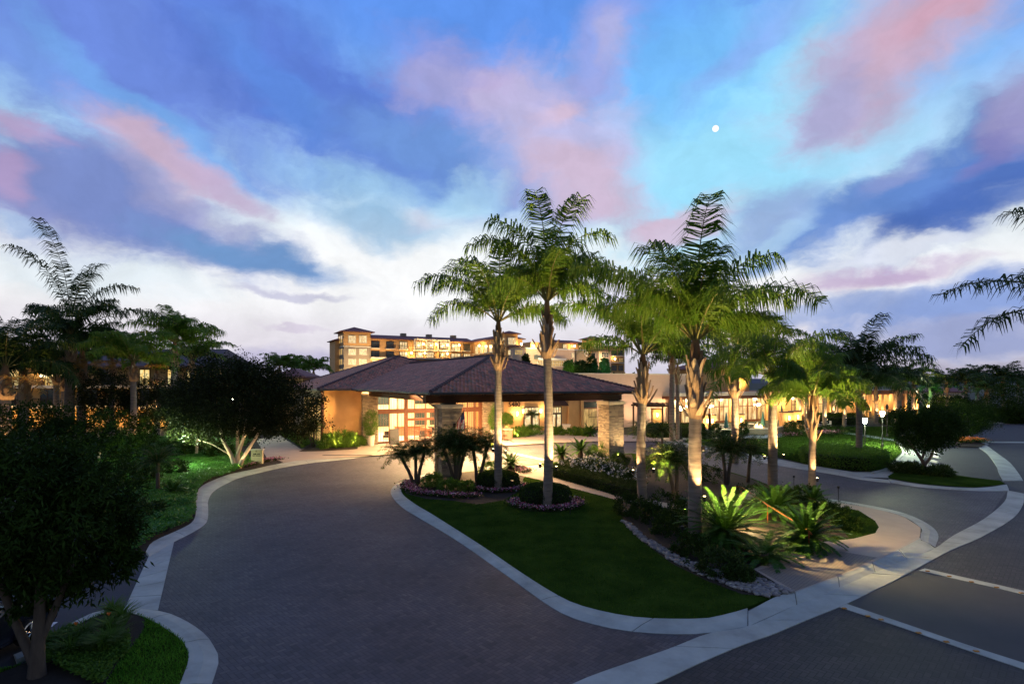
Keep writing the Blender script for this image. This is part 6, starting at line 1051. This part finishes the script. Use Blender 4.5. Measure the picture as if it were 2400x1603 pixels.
def pot(px, v, label, kind, seed):
    u = usolve(A0, px, v); c = T1(u, v, .11); t_ = thing('planter', label, 'planter', c); rg = np.random.default_rng(seed)
    if kind == 'round': MB().lathe([(.32, 0), (.46, 1.15), (.40, 1.15), (.36, 1.0)], c, 20).build('pot', M_pot, t_, smooth=False); hp = 1.1
    else:
        bevel(MB(T1).box(u - .5, u + .5, v - .5, v + .5, .11, 1.2).build('pot', mat('terracotta', (.45, .25, .16), (.38, .2, .12), 3, .8), t_), .03); bevel(MB(T1).box(u - .55, u + .55, v - .55, v + .55, 1.2, 1.34).build('rim', M_cream, t_), .02); hp = 1.2
    if kind != 'box_low': crown(t_, [(c[0], c[1], hp + 1.3, .7, .7, 1.5 if kind == 'round' else .7)], 110, 34, .22, .035, M_bright, seed, 'bamboo_foliage', cr=.4, up=.6)
    if kind == 'round': m = MB(); [m.tube([(c[0] + a * .05, c[1] + b__ * .05, hp), (c[0] + a * .25, c[1] + b__ * .25, hp + 2.2)], .015, 5) for a, b__ in ((-1, 0), (1, 0), (0, 1), (0, -1), (1, 1))]; m.build('stems', M_trunk, t_)
pot(869, 22.3, 'tall white pot of feathery bamboo by the left stone column', 'round', 3)
pot(1158, 22.3, 'tall white pot of feathery bamboo by the right stone column', 'round', 4)
pot(1188, 22.0, 'square terracotta planter below the house number', 'box', 5)
c = g(1328, 1019, .11); t_ = thing('plinth', 'pale square plinth with a cap near the second door', 'plinth', c); bevel(MB().box(c[0] - .45, c[0] + .45, c[1], c[1] + .9, .1, 1.3).build('plinth_body', M_pot, t_), .03); bevel(MB().box(c[0] - .55, c[0] + .55, c[1] - .1, c[1] + 1.0, 1.3, 1.45).build('cap', M_cream, t_), .03)
# flag on the near pillar
t_ = thing('flag', 'furled red, white and blue flag on a leaning pole at the near pillar', 'flag', T1(.95, -.1, 3.6)); p0, p1 = Vector((.95, -.06, 3.75)), Vector((1.35, -1.0, 5.0)); MB(T1).tube([tuple(p0), tuple(p1)], .022, 8).build('pole', M_wood, t_); MB(T1).box(.85, 1.05, -.07, -.01, 3.6, 3.95).build('bracket', M_black, t_); MB(T1).lathe([(.04, -.04), (.05, 0), (.01, .05)], tuple(p1), 8).build('finial', M_cream, t_)
parts = {'stripe_red': MB(T1), 'stripe_white': MB(T1), 'canton': MB(T1)}; rgf = random.Random(2)
def fp_(s, t): b0 = p1.lerp(p0, .04 + .62 * s); f_ = math.sin(s * 17 + t * 2) * .06 * (.4 + t); return (b0.x + f_ + .03 * s, b0.y + .45 * t * s * .5 + math.cos(s * 23 + t * 3) * .05 * (.3 + t), b0.z - t * 1.45 * (1 - .2 * s))
for i in range(13):
    for j in range(12):
        nm = 'canton' if (i < 7 and j < 5) else ('stripe_red' if i % 2 == 0 else 'stripe_white'); parts[nm].add([fp_(i / 13, j / 12), fp_((i + 1) / 13, j / 12), fp_((i + 1) / 13, (j + 1) / 12), fp_(i / 13, (j + 1) / 12)], [(0, 1, 2, 3)])
for k_, cc in (('stripe_red', (.45, .03, .04)), ('stripe_white', (.7, .68, .66)), ('canton', (.02, .03, .12))): parts[k_].build(k_, mat('flag_' + k_, cc, None, 5, .8), t_)
# handrail in the bed
pa, pm, pe = g(1737, 1178, .1), g(1799, 1226, .1), g(1896, 1296, .1)
t_ = thing('handrail', 'rust coloured handrail sloping between the lit cycads', 'handrail', pm); m = MB(); hh = .9
m.tube([(pa[0] - .35, pa[1] + .1, hh + .1), (pa[0], pa[1], hh + .12), (pm[0], pm[1], hh + .1), (pe[0], pe[1], hh + .1), (pe[0] + .05, pe[1] - .12, hh - .02)], .028, 8); m.build('rail', M_rail, t_, smooth=True)
for q in (pa, pm, pe): MB().tube([(q[0], q[1], .05), (q[0], q[1], hh + .09)], .022, 8).build('post', M_rail, t_)
# street reflectors
for i, (px, py) in enumerate(((1979, 1425), (2034, 1443), (2065, 1451), (2153, 1482), (2218, 1503), (2288, 1525), (2174, 1338), (2225, 1350), (2277, 1363), (2336, 1376), (2394, 1389))):
    q = g(px, py, .02); o = MB().add([(q[0] - .065, q[1] - .05, .016), (q[0] + .065, q[1] - .05, .016), (q[0] + .065, q[1] + .05, .016), (q[0] - .065, q[1] + .05, .016), (q[0] - .05, q[1] - .02, .045), (q[0] + .05, q[1] - .02, .045), (q[0] + .05, q[1] + .02, .045), (q[0] - .05, q[1] + .02, .045)], [(4, 5, 6, 7), (0, 1, 5, 4), (1, 2, 6, 5), (2, 3, 7, 6), (3, 0, 4, 7)]).build('road_reflector', mat('amber', (.45, .20, .02), (.35, .15, .015), 8, .3) if i == 0 else bpy.data.materials['amber'])
    ordn = ['leftmost', 'second', 'third', 'fourth', 'fifth', 'sixth', 'first', 'second', 'third', 'fourth', 'last']; tag(o, 'amber road reflector, %s from the kerb on the %s pale street line' % (ordn[i], 'nearer' if i < 6 else 'farther'), 'reflector', 'amber reflectors on the street lines')
# wheel stops
for i, (px, py) in enumerate(((2192, 1062), (2193, 1072), (2188, 1083), (2180, 1094))):
    q = g(px, py, 0); o = MB().add([(q[0] - .12, q[1] - .5, -.01), (q[0] + .12, q[1] - .5, -.01), (q[0] + .32, q[1] + .5, -.01), (q[0] + .08, q[1] + .5, -.01), (q[0] - .06, q[1] - .45, .15), (q[0] + .06, q[1] - .45, .15), (q[0] + .26, q[1] + .45, .15), (q[0] + .14, q[1] + .45, .15)], [(4, 5, 6, 7), (0, 1, 5, 4), (1, 2, 6, 5), (2, 3, 7, 6), (3, 0, 4, 7)]).build('wheel_stop', M_white); tag(o, ('farthest', 'third', 'second', 'nearest')[i] + ' white wheel stop in the small parking bay', 'wheel stop', 'wheel stops in the parking bay')
# drain grate in the forecourt and small sprinkler boxes
q = g(812, 1066, .12); tag(MB().box(q[0] - 2.2, q[0] + 2.4, q[1] - .25, q[1] + .15, .10, .126).build('drain_grate', M_gutter), 'dark drain grate along the forecourt edge', 'drain')
# car behind the near tree
def car(x, y, label):
    t_ = thing('parked_car', label, 'car', (x, y, 0)); W2 = .92                 # length runs along +y, wheels at y-1.45 and y+1.35
    prof = [(-2.35, .45), (-2.38, .85), (-2.2, 1.0), (-1.5, 1.04), (-.75, 1.42), (.35, 1.45), (1.15, 1.02), (2.0, .92), (2.32, .75), (2.36, .42), (2.2, .28), (-2.2, .28)]
    m = MB(); n = len(prof); vs = []
    for sx, k in ((-1, .86), (-1, 1), (1, 1), (1, .86)):
        for a, z in prof: vs.append((x + sx * W2 * (k if k < 1 else 1) * (.80 if z > 1.2 else 1), y + a * (.985 if k < 1 else 1), z + (.03 if (k < 1 and z > .9) else 0)))
    m.add(vs, [tuple(range(n)), tuple(reversed(range(3 * n, 4 * n)))] + [(j * n + i, j * n + (i + 1) % n, (j + 1) * n + (i + 1) % n, (j + 1) * n + i) for j in range(3) for i in range(n)]); bevel(m.build('body', M_car, t_), .05, 3)
    for sx in (-1, 1):
        MB().add([(x + sx * W2 * .93, y - 1.35, 1.06), (x + sx * W2 * .93, y + 1.0, 1.06), (x + sx * W2 * .82, y + .3, 1.40), (x + sx * W2 * .82, y - .7, 1.38)], [(0, 1, 2, 3)]).build('side_window', M_dwin, t_)
        for a in (-1.4, 1.4):
            cx = x + sx * (W2 - .1); r_ = .335; w = MB(); seg = 28
            prof2 = [(.22, -.11), (.31, -.115), (r_, -.07), (r_, .07), (.31, .115), (.24, .115)]; vs = [(cx + sx * o_, y + a + r0 * math.cos(6.2832 * k / seg), r_ + r0 * math.sin(6.2832 * k / seg)) for r0, o_ in prof2 for k in range(seg)]
            w.add(vs, [(i * seg + k, i * seg + (k + 1) % seg, (i + 1) * seg + (k + 1) % seg, (i + 1) * seg + k) for i in range(5) for k in range(seg)]); wh = w.build('tyre', M_tyre, t_, smooth=True)
            rm_ = MB(); vs = [(cx + sx * o_, y + a + r0 * math.cos(6.2832 * k / seg), r_ + r0 * math.sin(6.2832 * k / seg)) for r0, o_ in ((.275, .118), (.245, .128), (.235, .10)) for k in range(seg)]; rm_.add(vs, [(i * seg + k, i * seg + (k + 1) % seg, (i + 1) * seg + (k + 1) % seg, (i + 1) * seg + k) for i in range(2) for k in range(seg)])
            for s5 in range(5):
                for off in (-.16, .16):
                    q = 6.2832 * s5 / 5 + .3; p_ = (cx + sx * .12, y + a + .04 * math.cos(q), r_ + .04 * math.sin(q)); e_ = (cx + sx * .115, y + a + .245 * math.cos(q + off), r_ + .245 * math.sin(q + off)); rm_.tube([p_, e_], .016, 6)
            rm_.tube([(cx + sx * .09, y + a, r_), (cx + sx * .135, y + a, r_)], .05, 10); rm_.build('rim', M_rim, wh)
    MB().box(x + W2 - .02, x + W2 + .012, y + 2.0, y + 2.22, .68, .76).build('side_marker', M_petal_o, t_); MB().box(x - .7, x + .7, y + 2.33, y + 2.37, .6, .72).build('grille', M_black, t_)
    for sx in (-.62, .62): MB().box(x + sx - .2, x + sx + .2, y + 2.28, y + 2.35, .72, .86).build('headlight', M_glass, t_)
car(-13.75, 13.75, 'dark parked car with alloy wheel half hidden behind the near tree')
